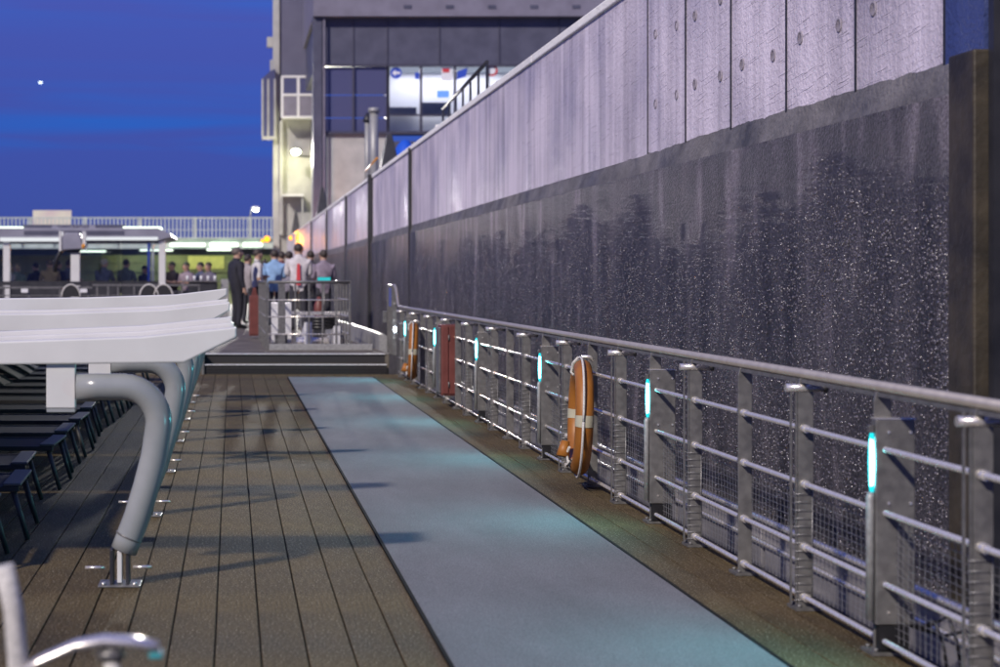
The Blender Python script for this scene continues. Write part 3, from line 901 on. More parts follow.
# ------------------------------------------------------------------ people
def person(label, loc, rz, h=1.76, shirt=(.3,.3,.3), trousers=(.03,.03,.04), skin=(.42,.26,.19), hair=(.04,.03,.025),
           pose='stand', arms='down', sleeve='short', bald=False, lean=0, group=None, extra=None):
    s = h/1.76
    J_ = {}
    sit = pose == 'sit'
    hz = .66 if sit else .93
    J_['pelvis'] = (0, 0, hz+.02)
    J_['waist'] = (0, -.005+lean*.3, hz+.20)
    J_['chest'] = (0, .0+lean*.7, hz+.38)
    J_['neck0'] = (0, -.02+lean, hz+.54)
    J_['neck'] = (0, .0+lean*1.1, hz+.595)
    J_['jaw'] = (0, .022+lean*1.15, hz+.65)
    J_['head'] = (0, .012+lean*1.2, hz+.725)
    J_['crown'] = (0, .004+lean*1.2, hz+.775)
    J_['nose'] = (0, .118+lean*1.2, hz+.69)
    rad = {'pelvis': (.168,.128), 'waist': (.168,.128), 'chest': (.192,.138), 'neck0': (.105,.082), 'neck': (.072,.074),
           'jaw': (.086,.092), 'head': (.106,.120), 'crown': (.088,.104), 'nose': (.012,.014)}
    E = [('pelvis','waist'), ('waist','chest'), ('chest','neck0'), ('neck0','neck'), ('neck','jaw'), ('jaw','head'), ('head','crown'), ('head','nose')]
    reg = {('neck0','neck'): 'skin', ('neck','jaw'): 'skin', ('jaw','head'): 'skin', ('head','crown'): 'hair' if not bald else 'skin', ('head','nose'): 'skin',
           ('pelvis','waist'): 'shirt', ('waist','chest'): 'shirt', ('chest','neck0'): 'shirt'}
    def add(n, p, r): J_[n] = p; rad[n] = (r, r) if not isinstance(r, tuple) else r
    for sgn, S in ((-1, 'l'), (1, 'r')):
        add('sh'+S, (sgn*.208, -.015+lean*.95, hz+.475), .080)
        mode = arms if isinstance(arms, str) else arms[0 if sgn < 0 else 1]
        if mode == 'down':
            el, wr, ha, fd_ = (sgn*.268, -.03+lean*.5, hz+.20), (sgn*.275, .03+lean*.4, hz-.04), (sgn*.272, .05+lean*.4, hz-.12), Vector((0, .25, -1))
        elif mode == 'fold':
            el, wr, ha, fd_ = (sgn*.235, .0+lean, hz+.20), (sgn*.07, .19+lean, hz+.22), (sgn*-.01, .215+lean, hz+.22), Vector((-sgn, .2, 0))
        elif mode == 'table':
            el, wr, ha, fd_ = (sgn*.25, .08+lean, hz+.22), (sgn*.15, .30+lean, hz+.28), (sgn*.12, .38+lean, hz+.28), Vector((-sgn*.3, 1, 0))
        elif mode == 'up':
            el, wr, ha, fd_ = (sgn*.29, .10+lean, hz+.42), (sgn*.18, .20+lean, hz+.66), (sgn*.15, .20+lean, hz+.74), Vector((-sgn*.3, .2, 1))
        else:  # pocket / hip
            el, wr, ha, fd_ = (sgn*.30, -.06, hz+.20), (sgn*.20, .08, hz+.04), (sgn*.17, .12, hz-.02), Vector((-sgn*.3, .4, -1))
        add('el'+S, el, .058); add('wr'+S, wr, .036); add('ha'+S, ha, (.036, .020))
        E += [('chest','sh'+S), ('sh'+S,'el'+S), ('el'+S,'wr'+S), ('wr'+S,'ha'+S)]
        reg[('chest','sh'+S)] = 'shirt'; reg[('sh'+S,'el'+S)] = 'shirt'
        reg[('el'+S,'wr'+S)] = 'shirt' if sleeve == 'long' else 'skin'; reg[('wr'+S,'ha'+S)] = 'skin'
        # five fingers
        fd_.normalize(); side_ = fd_.cross(Vector((0, 0, 1)) if abs(fd_.z) < .8 else Vector((1, 0, 0))).normalized()
        for q in range(5):
            off = (q-1.7)*.017
            if q == 4:
                base = Vector(wr).lerp(Vector(ha), .6); tip_ = base + side_*(.055) + fd_*.03
            else:
                base = Vector(ha); tip_ = base + side_*off + fd_*(.078 - abs(q-1.4)*.008) + Vector((0, .015, 0))
            n = 'f%d%s' % (q, S); add(n, tuple(tip_), .009)
            E.append(('ha'+S, n)); reg[('ha'+S, n)] = 'skin'
        add('hip'+S, (sgn*.095, 0, hz-.03), .100)
        if sit:
            add('kn'+S, (sgn*.11, .42, hz-.02), .062); add('an'+S, (sgn*.11, .38, hz-.42), .042); add('to'+S, (sgn*.12, .52, hz-.46), (.04, .03))
        else:
            add('kn'+S, (sgn*.105, .02, .50), .070); add('an'+S, (sgn*.11, -.02, .085), .052); add('to'+S, (sgn*.12, .15, .035), (.042, .032))
        E += [('pelvis','hip'+S), ('hip'+S,'kn'+S), ('kn'+S,'an'+S), ('an'+S,'to'+S)]
        reg[('pelvis','hip'+S)] = reg[('hip'+S,'kn'+S)] = reg[('kn'+S,'an'+S)] = 'trousers'; reg[('an'+S,'to'+S)] = 'shoe'
    names = list(J_)
    idx = {n: i for i, n in enumerate(names)}
    me = bpy.data.meshes.new('skel')
    me.from_pydata([tuple(c*s for c in J_[n]) for n in names], [(idx[a], idx[b]) for a, b in E], [])
    ob = bpy.data.objects.new('skel', me); COL.objects.link(ob)
    ob.modifiers.new('skin', 'SKIN'); 
    sv = me.skin_vertices[0].data
    for n in names:
        sv[idx[n]].radius = (rad[n][0]*s, rad[n][1]*s); sv[idx[n]].use_root = (n == 'pelvis')
    sb = ob.modifiers.new('sub', 'SUBSURF'); sb.levels = 1; sb.render_levels = 1
    dg = bpy.context.evaluated_depsgraph_get()
    body = bpy.data.meshes.new_from_object(ob.evaluated_get(dg))
    bpy.data.objects.remove(ob)
    body.name = 'person'
    cols = {'skin': skin, 'shirt': shirt, 'trousers': trousers, 'shoe': (.012,.012,.013), 'hair': hair}
    order = list(cols)
    body.materials.clear()
    for k in order:
        key = 'p_%s_%s' % (k, '_'.join('%.3f' % c for c in cols[k]))
        if key not in M:
            if k in ('shirt','trousers'): noise_mat(key, tuple(c*.85 for c in cols[k]), tuple(c*1.1 for c in cols[k]), .85, scale=9, bump=.5, bscale=14, bdist=.02)
            else: mat(key, cols[k], .6 if k != 'shoe' else .3)
        body.materials.append(M[key])
    segs = [(Vector(J_[a])*s, Vector(J_[b])*s, reg[(a, b)], rad[a][0]*s, rad[b][0]*s) for a, b in E]
    for p in body.polygons:
        c = p.center; best = None; bd = 1e9
        for a, b, rg, ra_, rb_ in segs:
            ab = b-a; t = max(0, min(1, (c-a).dot(ab)/max(1e-9, ab.length_squared)))
            d = (c - (a+ab*t)).length - (ra_+(rb_-ra_)*t)*.8
            if d < bd: bd = d; best = rg
        p.material_index = order.index(best); p.use_smooth = True
    root = bpy.data.objects.new('person', body); COL.objects.link(root)
    root.location = loc; root.rotation_euler = (0, 0, rz)
    tag(root, label, 'person', group)
    hx, hy, hzz = (c*s for c in J_['head'])
    if not bald:
        hm = MB(); hm.ball((0, 0, 0), .093*s, .106*s, .103*s, 14, 8, 0, .56)
        T_ = Matrix.Rotation(R(24), 3, 'X'); hm.v = [tuple(T_ @ Vector(p) + Vector((0, hy-.012*s, hzz+.012*s))) for p in hm.v]
        hm.build('hair', M['p_hair_%s' % '_'.join('%.3f' % c for c in hair)], root)
    for sg in (-1, 1):
        MB().ball((sg*.092*s, hy-.005*s, hzz-.03*s), .010*s, .020*s, .032*s, 6, 4).build('ear', M['p_skin_%s' % '_'.join('%.3f' % c for c in skin)], root)
        MB().ball((sg*.034*s, hy+.098*s, hzz-.01*s), .013*s, .008*s, .009*s, 6, 4).build('eye', 'black_plastic', root)
    MB().box(-.025*s, .025*s, hy+.088*s, hy+.096*s, hzz-.075*s, hzz-.068*s).build('mouth', 'poster_red', root)
    if extra == 'tie':      # red strap down the back
        MB().prism([(-.03,hz+.50), (.03,hz+.50), (.045,hz+.05), (-.045,hz+.05)], 'y', -.165, -.145).build('strap', 'poster_red', root)
    if extra == 'epaulette':
        for sg in (-1, 1):
            MB().box(sg*.16-.045, sg*.16+.045, -.045, .03, hz+.545, hz+.556).build('epaulette', 'dark_steel', root)
    return root
FD = .273
def pz(px, Y): return (X(px, Y), Y, FD)
def yaw(dx, dy): return math.atan2(-dx, dy)
person('tall man in a dark suit standing with hands behind him left of the group', pz(237, 37.5), yaw(.9, .35), 1.80, shirt=(.018,.018,.028), trousers=(.016,.016,.024), hair=(.10,.08,.07), sleeve='long', arms='down').scale = (1.2, 1.2, 1)
person('person in a pale grey top behind the suited man', pz(247.5, 41.5), yaw(.6,.6), 1.70, shirt=(.30,.27,.28))
person('officer in a white short-sleeved shirt with dark shoulder boards facing right', pz(257.5, 38.2), yaw(1,.2), 1.78, shirt=(.62,.60,.60), extra='epaulette', arms=('fold','down'))
person('short dark-clad person half hidden behind the white-shirted officer', pz(264.5, 42), yaw(.3,1), 1.58, shirt=(.07,.06,.07), sleeve='long')
person('person in a light blue shirt seen from behind within the group', pz(274.5, 39), yaw(.15,1), 1.78, shirt=(.22,.36,.58), arms='fold')
person('dark-haired person in maroon beyond the light blue shirt', pz(281.5, 43), yaw(-.2,1), 1.80, shirt=(.14,.05,.06))
person('person in a grey shirt between the blue and white shirts', pz(289, 40), yaw(.2,1), 1.76, shirt=(.26,.24,.30))
person('broad man in a white shirt with a red strap down his back', pz(298.5, 35.8), yaw(.05,1), 1.86, shirt=(.55,.52,.54), extra='tie', arms='fold', sleeve='long')
person('dark-dressed person right of the white shirt with the red strap', pz(310.5, 41), yaw(-.1,1), 1.79, shirt=(.05,.045,.06), sleeve='long')
person('person in a mauve-grey shirt, rightmost of the group, beside the wall', pz(323.5, 37), yaw(-.2,1), 1.74, shirt=(.24,.20,.26), arms='fold')
# blue-green display held by the rightmost person
tg = thing('display_panel', 'small glowing teal display standing by the rightmost person', 'display', (X(323, 35), 34.6, FD))
MB().cyl((0,0,0), (0,0,1.02), .02, 8).build('stand', 'satin_steel', tg)
MB().box(-.14, .14, -.015, .015, 1.03, 1.15).build('case', 'black_plastic', tg, bevel=.006)
MB().box(-.13, .13, -.019, -.016, 1.04, 1.14).build('screen', 'screen_teal', tg)

# ------------------------------------------------------------------ enclosure railing on the raised deck, with winch gear
en = thing('deck_enclosure', 'steel railing enclosing the hoist well at the top of the steps', 'railing', (.56, 26.4, FD))
def en_run(p0, p1, n, wide=()):
    a = Vector(p0); b = Vector(p1)
    for i in range(n+1):
        p = a.lerp(b, i/n); w_ = .055 if i in wide else .014
        MB().box(p.x-w_, p.x+w_, p.y-.007, p.y+.007, .0, 1.05).build('post', 'satin_steel', en)
    MB().tube([(a.x, a.y, 1.06), (b.x, b.y, 1.06)], .024, 10).build('handrail', 'satin_steel', en)
    for zz in (.25, .52, .78):
        MB().tube([(a.x, a.y, zz), (b.x, b.y, zz)], .010, 8).build('rail_tube', 'steel', en)
en_run((0, 0, 0), (1.27, 0, 0), 6, (1,))
en_run((-.03, .1, 0), (-.06, 5.0, 0), 9)
en_run((1.27, .1, 0), (1.22, 3.0, 0), 5)
MB().box(.02, 1.62, -.06, -.02, .0, .10).build('kerb', 'galvanised', en, bevel=.006)
nw = MB()
zz = .05
while zz < .75:
    nw.tube([(.03, .03, zz), (.36, .03, zz)], .0022, 4); zz += .035
xx = .03
while xx < .37:
    nw.tube([(xx, .03, .02), (xx, .03, .76)], .0022, 4); xx += .03
nw.build('netting', 'net_wire', en, kind='stuff')
ho = thing('hoist', 'folded deck hoist with white beams and coiled hose inside the enclosure', 'hoist', (1.1, 28.0, FD))
MB().box(-.45, -.12, .0, .3, .06, .72).build('cabinet', 'white_gloss', ho, bevel=.01)
MB().prism([(-1.0,.05), (.9,.05), (.9,.15), (-1.0,.42)], 'x', .05, .17).build('beam', 'white_gloss', ho, bevel=.008)
MB().prism([(-1.0,.05), (.9,.05), (.9,.14), (-1.0,.36)], 'x', .52, .62).build('beam', 'white_gloss', ho, bevel=.008)
MB().box(-.1, .85, .55, .62, .5, .56).build('cross_bar', 'steel', ho)
for q in range(4):
    MB().tube([(.34+.22*math.cos(a), -.3+.26*math.sin(a), .32+.05*q) for a in [2*math.pi*i/18 for i in range(18)]], .028, 8, closed=True).build('hose_coil', 'black_plastic', ho)
MB().box(-.4, -.2, -.5, -.1, 0, .22).build('motor', 'dark_steel', ho, bevel=.02)
MB().cyl((-.1, -.8, .10), (.45, -.8, .10), .08, 12).build('drum', 'steel', ho)
# white bow bulwark curving away
bw = MB(); vs = []; fs = []
for i in range(13):
    q = i/12; xx = 2.28 - .75*q**1.5; yy = 26.3 + 13*q
    for dx, dz in ((0,.0), (.16,.0), (.16,.34), (.05,.42), (0,.40)):
        vs.append((xx+dx, yy, FD-.05+dz*(.75+.25*q)))
for i in range(12):
    for k in range(5):
        l = (k+1) % 5; fs.append((i*5+k, i*5+l, (i+1)*5+l, (i+1)*5+k))
fs += [tuple(range(5)), tuple(range(60, 65))]
bw._add(vs, fs); tag(bw.build('bow_bulwark', 'galvanised'), 'low white bulwark curving inward beyond the gate', 'bulwark')
fb2 = thing('fire_box', 'dark red box standing by the enclosure railing near the suited man', 'box', (X(254.5, 31.8), 31.6, FD))
MB().box(-.10, .09, 0, .25, .05, .80).build('body', 'red_box', fb2, bevel=.01)
MB().box(-.09, .08, -.012, -.001, .08, .77).build('door', 'red_box', fb2, bevel=.004)
MB().prism([(-.06,.80), (.05,.80), (.02,.95), (-.03,.95)], 'y', .05, .18).build('cap', 'red_box', fb2)
ex = thing('fire_extinguisher', 'red fire extinguisher behind the enclosure railing', 'extinguisher', (X(319, 31.5), 31.5, FD))
MB().tube([(0,0,.2), (0,0,.62), (0,0,.70), (0,0,.78)], [.095,.095,.06,.03], 14).build('cylinder', 'red_box', ex)
MB().box(-.05, .03, -.012, .012, .78, .82).build('handle', 'black_plastic', ex)
MB().box(-.10, .10, -.10, .10, .0, .198).build('stand', 'dark_steel', ex)

# ------------------------------------------------------------------ pavilion with guests
PVY = 51.0
pv = thing('pavilion', 'grey flat-roofed glazed pavilion on the fore deck with lettered roof edge', 'pavilion', (0, PVY, FD))
def lz(py): return Z(py, PVY) - FD
xr = X(172, PVY); xl = X(-60, PVY)
rf = MB().prism([(xl, lz(240.5)), (X(158,PVY), lz(240.5)), (xr, lz(237)), (X(170,PVY), lz(233.5)), (X(158,PVY), lz(228)), (xl, lz(228))], 'y', 0, 5).build('roof', 'roof_grey', pv, bevel=.02)
MB().box(X(0,PVY), X(62,PVY), -.03, -.004, lz(241.5), lz(237.6)).build('edge_light', 'edge_glow', pv)
MB().box(X(84,PVY), X(158,PVY), -.03, -.004, lz(240.3), lz(237.0)).build('edge_light', 'edge_glow', pv)
MB().box(X(24,PVY), X(124,PVY), -.02, -.004, lz(234.6), lz(230.8)).build('name_board', 'facade', pv)
MB().box(X(20,PVY), X(124,PVY), .6, .66, lz(228)+.01, lz(224)).build('roof_rail', 'facade', pv)
for a, b in ((-3, 21), (122, 160)):
    MB().box(X(a,PVY), X(b,PVY), .4, 2.0, lz(228)+.004, lz(226.4)).build('skylight', 'tube_white', pv)
for px, w_ in ((162, .10), (6, .10)):
    MB().box(X(px,PVY)-w_, X(px,PVY)+w_, .1, .3, 0, lz(240.6)).build('column', 'white_paint', pv, bevel=.01)
MB().box(X(150,PVY)-.13, X(150,PVY)-.05, 1.0, 1.2, 0, lz(240.6)).build('column', 'poster_blue', pv)
MB().box(X(150,PVY), X(150,PVY)+.07, 1.0, 1.2, 0, lz(240.6)).build('column', 'white_paint', pv)
for a, b in ((-58, 5), (8, 74), (80, 120), (121, 159)):
    MB().box(X(a,PVY), X(b,PVY), .18, .19, 1.05, lz(243)).build('pane', 'glass', pv)
    MB().box(X(a,PVY), X(b,PVY), .15, .22, .02, 1.045).build('lower_panel', 'dark_steel', pv)
    MB().box(X(a,PVY), X(b,PVY), .14, .24, lz(243)+.003, lz(240.8)).build('frame', 'facade', pv)
pvl = bpy.data.lights.new('pavilion_fill', 'AREA'); pvl.shape = 'RECTANGLE'; pvl.size = 6; pvl.size_y = .4; pvl.energy = 20; pvl.color = (1, .95, .92)  # unseen area light added under the roof to brighten the interior
pvo = bpy.data.objects.new('pavilion_fill', pvl); COL.objects.link(pvo); pvo.location = (X(85, PVY), PVY+.6, FD + lz(241.5)); pvo.rotation_euler = (R(18), 0, 0)
# lettering
def text_mesh(s, size, name, m, parent, loc, rot=(R(90),0,0), depth=.004):
    c = bpy.data.curves.new('t', 'FONT'); c.body = s; c.size = size; c.extrude = depth
    c.align_x = 'CENTER'; c.align_y = 'CENTER'
    o = bpy.data.objects.new('t', c); COL.objects.link(o)
    dg = bpy.context.evaluated_depsgraph_get()
    me = bpy.data.meshes.new_from_object(o.evaluated_get(dg))
    bpy.data.objects.remove(o)
    me.materials.clear(); me.materials.append(M[m])
    t = link(name, me, parent); t.location = loc; t.rotation_euler = rot
    return t
sb = MB().box(X(50,PVY), X(94,PVY), .50, .54, lz(229), lz(224.5)).build('sign_board', 'roof_grey', pv)
text_mesh('SWISS RADAR', .155, 'lettering', 'sign_ink', pv, (X(72,PVY), .49, lz(226.6)))
tx = [k for k in bpy.data.objects if k.name.startswith('lettering')][0]
# ship's searchlight column in front
cn = thing('radar_column', 'white post carrying a grey equipment box in front of the pavilion', 'radar post', (X(75.5, 44), 44, FD))
def c2(px): return X(px, 44) - X(75.5, 44)
def z2(py): return Z(py, 44) - FD
MB().box(c2(71), c2(80), -.1, .1, 0, z2(253)).build('post', 'white_paint', cn, bevel=.01)
MB().prism([(c2(63), z2(250)), (c2(83), z2(249)), (c2(82), z2(238)), (c2(80), z2(233)), (c2(66), z2(233)), (c2(62), z2(238))], 'y', -.25, .25).build('box', 'roof_grey', cn, bevel=.02)
MB().box(c2(60), c2(62.4), -.28, .28, z2(251), z2(231.5)).build('side_bracket', 'white_paint', cn)
MB().box(c2(83.2), c2(85.4), -.28, .28, z2(250), z2(231.5)).build('side_bracket', 'white_paint', cn)
MB().box(c2(68), c2(80), -.15, .15, z2(252.9), z2(250.2)).build('collar', 'dark_steel', cn)
MB().ball((c2(84.5), -.30, z2(246.5)), .05, .05, .07).build('marker', 'amber_plastic', cn)
MB().tube([(c2(64), -.1, z2(238)), (c2(61), -.2, z2(252)), (c2(57), -.2, z2(260)), (c2(56), -.2, z2(272))], .05, 8).build('cable', 'black_plastic', cn)
# bar table and stools
def stool_proto():
    t = thing('bar_stool', 'x', 'stool')
    MB().tube([(0,0,.60), (0,0,.645)], .18, 14).build('seat', 'dark_mesh', t)
    MB().cyl((0,0,.03), (0,0,.60), .03, 10).build('column', 'satin_steel', t)
    MB().tube([(0,0,0), (0,0,.03)], [.22,.20], 14).build('base', 'satin_steel', t)
    return t
SP = stool_proto(); sfirst = True
guests = [(9.5, 263.5, (.34,.33,.34), (.30,.24,.16), 'in a pale top at the far left of the pavilion, against the column'),
          (17, 263.5, (.20,.28,.24), (.40,.32,.20), 'with fair hair and greenish top, left in the pavilion'),
          (36, 262, (.03,.03,.05), (.02,.018,.018), 'with dark hair and dark jacket left of the equipment post'),
          (50, 258.5, (.32,.24,.13), (.12,.09,.06), 'in a tan shirt left of the equipment post'),
          (58, 259.5, (.03,.03,.06), (.03,.025,.02), 'in a navy top right next to the tan shirt'),
          (69, 259, (.16,.18,.26), (.09,.07,.06), 'partly hidden behind the white equipment post'),
          (104, 258, (.10,.11,.16), (.45,.43,.40), 'with white hair behind the glass right of the equipment post'),
          (126, 258.5, (.12,.14,.14), (.03,.025,.02), 'with dark hair behind the glass in the middle of the pavilion'),
          (144.5, 265, (.03,.03,.05), (.02,.02,.02), 'low and dark, next to the blue column'),
          (172, 261, (.05,.04,.05), (.02,.02,.02), 'just right of the pavilion corner column'),
          (186.5, 261.5, (.20,.16,.20), (.02,.02,.02), 'in a mauve top outside the pavilion, beside its corner'),
          (200.5, 261.5, (.05,.06,.12), (.02,.02,.02), 'in navy, left one of the close pair at the high table'),
          (208.5, 261.5, (.10,.09,.13), (.03,.02,.02), 'in grey, right one of the close pair at the high table')]
for i, (px, py, sh, ha, lb) in enumerate(guests):
    Yg = 53.2 + (i % 3)*.5 if px < 165 else 51.5 + (i % 2)*.5
    hgt = Z(py, Yg) - FD
    s_ = hgt/(.66+.85)
    if sfirst: sp = SP; sfirst = False
    else: sp = copy_tree(SP)
    sp.location = (X(px, Yg), Yg, FD); sp.scale = (1, 1, s_*.96)
    tag(sp, 'bar stool under guest ' + lb.split(',')[0], 'stool', 'bar stools')
    person('seated guest ' + lb, (X(px, Yg), Yg, FD), yaw(random.uniform(-1,1), random.choice((-.6,.9))), 1.76*s_, shirt=sh, hair=ha, pose='sit', arms='table', group='guests seated at the pavilion')
ct = thing('bar_counter', 'dark high counter with glasses right of the pavilion', 'counter', (X(203, 49.6), 49.6, FD))
MB().box(-.42, .42, -.3, .3, 0, 1.02).build('body', 'dark_steel', ct, bevel=.01)
MB().box(-.62, .46, -.36, .36, 1.022, 1.06).build('top', 'satin_steel', ct, bevel=.006)
for q in range(5):
    g = MB(); g.tube([(-.45+q*.2, -.1+.08*(q%2), 1.061), (-.45+q*.2, -.1+.08*(q%2), 1.20)], [.03,.04], 10); g.build('cup', 'white_gloss', ct)
MB().box(.52, .75, -.2, .2, 0, 1.1).build('side_cabinet', 'galvanised', ct, bevel=.01)
# fore-deck cross railing seen above the awning beams
cr = thing('cross_railing', 'low metal railing running across the deck in front of the pavilion', 'railing', (0, 40, FD))
def c4(px): return X(px, 40)
def z4(py): return Z(py, 40) - FD
MB().box(c4(-40), c4(92), -.06, .06, z4(288.6), z4(286.6)).build('top_rail', 'satin_steel', cr)
MB().box(c4(92.5), c4(200), -.05, .05, z4(286), z4(284.2)).build('top_rail', 'satin_steel', cr)
MB().box(c4(-40), c4(92), .0, .04, z4(285.6), z4(281.5)).build('shelf', 'dark_steel', cr)
MB().box(c4(-40), c4(200), -.02, .02, z4(296), z4(295)).build('lower_rail', 'satin_steel', cr)
for px in (4, 29, 60, 88, 97, 108, 118, 134, 150, 166, 182, 199):
    MB().box(c4(px)-.02, c4(px)+.02, -.03, .03, 0, z4(286.2)).build('post', 'satin_steel', cr)
for px in (25, 84):
    MB().box(c4(px)-.08, c4(px)+.08, -.09, -.065, z4(292.5), z4(288.8)).build('clip', 'white_gloss', cr)
def tub_chair(px, lb, Yc=36.5):
    t = thing('tub_chair', lb, 'chair', (X(px, Yc), Yc, FD), group='round-backed chairs')
    pts = [(.20*math.cos(a), 0, .72 + .27*math.sin(a)) for a in [math.pi*i/14 for i in range(15)]]
    MB().tube(pts, .018, 8).build('back_frame', 'rope', t)
    MB().prism([(.185*math.cos(a), .72+.25*math.sin(a)) for a in [math.pi*i/14 for i in range(15)]], 'y', -.01, .01).build('backrest', 'dark_mesh', t)
    MB().box(-.22, .22, .0, .45, .42, .46).build('seat', 'dark_mesh', t, bevel=.01)
    for sx in (-.2, .2):
        for sy in (.0, .43): MB().cyl((sx, sy, 0), (sx, sy, .72 if sy == 0 else .42), .016, 8).build('leg', 'chair_frame', t)
tub_chair(149, 'left one of the two round-backed chairs above the awning beams')
tub_chair(163.5, 'right one of the two round-backed chairs above the awning beams')
tub_chair(71, 'round-backed chair standing alone at the left above the awning beams')

# ------------------------------------------------------------------ bridge over the lock head
BY = 104.0
br = thing('footbridge', 'white railed bridge crossing the lock head behind the pavilion', 'bridge', (0, BY, 0))
def bx_(px): return X(px, BY)
def bz(py): return Z(py, BY)
L0, L1 = bx_(-90), bx_(273)
def rail_z(x, z_l, z_r):
    q = (x-L0)/(L1-L0); return z_l + (z_r-z_l)*q
bars = MB(); x = L0
while x < L1:
    bars.box(x-.04, x+.04, -.02, .02, bz(237.6), bz(218.6)); x += .24
bars.build('baluster', 'bridge_paint', br, kind='stuff')
MB().box(L0, L1, -.04, .04, bz(218.5), bz(217.2)).build('top_rail', 'bridge_paint', br)
MB().box(L0, L1, -.032, .032, bz(230.2), bz(229.6)).build('mid_rail', 'bridge_paint', br)
for px in range(-80, 273, 55):
    MB().box(bx_(px)-.06, bx_(px)+.06, -.05, .05, bz(238), bz(217.0)).build('post', 'bridge_paint', br)
MB().box(L0, L1, -.1, 3.2, bz(238.9), bz(237.7)).build('walkway', 'bridge_paint', br)
MB().box(L0, L1, .15, .35, bz(247.5), bz(239)).build('girder', 'bridge_paint', br)
for px in range(-75, 273, 32):
    MB().box(bx_(px)-.05, bx_(px)+.05, .02, .148, bz(247.5), bz(239)).build('stiffener', 'bridge_paint', br)
MB().box(L0, L1, -.05, .6, bz(248.6), bz(247.6)).build('lower_flange', 'bridge_paint', br)
MB().box(L0, L1, .5, .8, bz(255), bz(248.7)).build('lower_girder', 'bridge_dark', br)
for a, b, p0, p1 in ((210, 238, 246.6, 242.8), (243, 262, 246.6, 242.8), (170, 205, 246.2, 243.4), (207, 231, 250.6, 248.9), (140, 173, 251, 249.6), (78, 106, 252, 250.7)):
    MB().box(bx_(a), bx_(b), -.22, -.10, bz(p0), bz(p1)).build('strip_light', 'tube_white', br)
gt = thing('lock_gate', 'yellow-green lit lock gate below the bridge', 'gate', (0, BY+3, 0))
MB().box(X(-100, BY+3), X(276, BY+3), 0, .4, -4.6, Z(254.0, BY+3)).build('skin', 'gate_green', gt)
for px in range(-80, 276, 26):
    xx = X(px, BY+3); MB().box(xx-.08, xx+.08, -.12, -.002, -4.6, Z(254.3, BY+3)).build('rib', 'gate_green', gt)
for py in (262, 271):
    MB().box(X(-100, BY+3), X(276, BY+3), -.16, -.125, Z(py, BY+3)-.06, Z(py, BY+3)+.06).build('waler', 'gate_green', gt)
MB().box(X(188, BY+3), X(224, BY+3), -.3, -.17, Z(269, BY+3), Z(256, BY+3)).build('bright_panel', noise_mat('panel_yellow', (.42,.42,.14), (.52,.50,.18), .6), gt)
ld_ = bpy.data.lights.new('gate_strip_glow', 'AREA'); ld_.shape = 'RECTANGLE'; ld_.size = 9; ld_.size_y = .3; ld_.energy = 90; ld_.color = (.9, 1, .62)
lo_ = bpy.data.objects.new('gate_strip_glow', ld_); COL.objects.link(lo_); lo_.location = (X(190, BY+1.2), BY+1.0, Z(253, BY+1)); 
lo_.rotation_euler = (R(55), 0, 0)
# billboard and lamp behind the bridge
bb = thing('billboard', 'pale pink and cream hoarding standing behind the bridge railing', 'billboard', (X(52, 112), 112, 4.2))
MB().box(X(33,112)-X(52,112), X(71.5,112)-X(52,112), -.1, .1, .6, Z(210.3,112)-4.2).build('board', 'billboard_print', bb)
for q in (-.9, .9): MB().box(q-.06, q+.06, .12, .22, -8.8, Z(212,112)-4.2).build('post', 'dark_steel', bb)
sl = thing('street_lamp', 'far street lamp with a round glowing head beyond the bridge', 'street lamp', (X(250, 125), 125, -4.6))
hz_ = Z(210, 125) + 4.6
MB().tube([(0,0,0), (0,0,hz_-.5), (.1,0,hz_-.05), (.35,0,hz_+.05)], [.09,.06,.05,.05], 10).build('pole', 'galvanised', sl)
MB().ball((.42, 0, hz_+.12), .36, .3, .17, 14, 6, 0, .55).build('head', 'white_gloss', sl)
MB().ball((.42, -.05, hz_+.04), .18, .16, .14).build('globe', 'flood', sl)

# ------------------------------------------------------------------ control tower and lock building
TY = 100.0
tw = thing('control_tower', 'slim lock control tower, dark above and floodlit pale concrete below', 'tower', (X(293, TY), TY, 0))
tx0 = X(293, TY)
def a1(px): return X(px, TY) - tx0
def h1(py): return Z(py, TY)
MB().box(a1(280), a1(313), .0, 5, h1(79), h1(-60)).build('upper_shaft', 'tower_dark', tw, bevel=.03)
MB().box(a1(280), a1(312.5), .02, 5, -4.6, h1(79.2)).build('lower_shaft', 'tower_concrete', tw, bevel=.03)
MB().box(a1(273), a1(279.6), -.15, .6, -4.6, h1(-60)).build('corner_pipe', 'tower_concrete', tw, bevel=.03)
MB().box(a1(270.2), a1(272.6), .0, .3, h1(120), h1(60)).build('conduit', 'tower_concrete', tw)
MB().box(a1(267), a1(272.8), -.05, .4, h1(47), h1(37)).build('junction_box', 'tower_concrete', tw, bevel=.02)
cab = MB().prism([(a1(262.5), h1(137)), (a1(275), h1(137)), (a1(275), h1(70)), (a1(270), h1(72)), (a1(262.5), h1(79))], 'y', -.5, .9).build('glazed_bay', 'window_dark', tw)
for px in (262.3, 268, 274.6): MB().box(a1(px)-.05, a1(px)+.05, -.54, -.502, h1(137), h1(80)).build('bay_mullion', 'tower_concrete', cab)
MB().box(a1(262), a1(276), -.55, .9, h1(139), h1(137.1)).build('bay_sill', 'tower_concrete', cab)
wf = MB()
for px in (281.5, 297.5, 313.5): wf.box(a1(px)-.07, a1(px)+.07, -1.2, -1.1, h1(119), h1(79))
for py in (79, 97, 119): wf.box(a1(281), a1(314), -1.21, -1.09, h1(py)-.06, h1(py)+.06)
wf.box(a1(281), a1(314), -1.2, -.02, h1(119.6), h1(119.2))
cage = wf.build('cage_frame', 'white_gloss', tw)
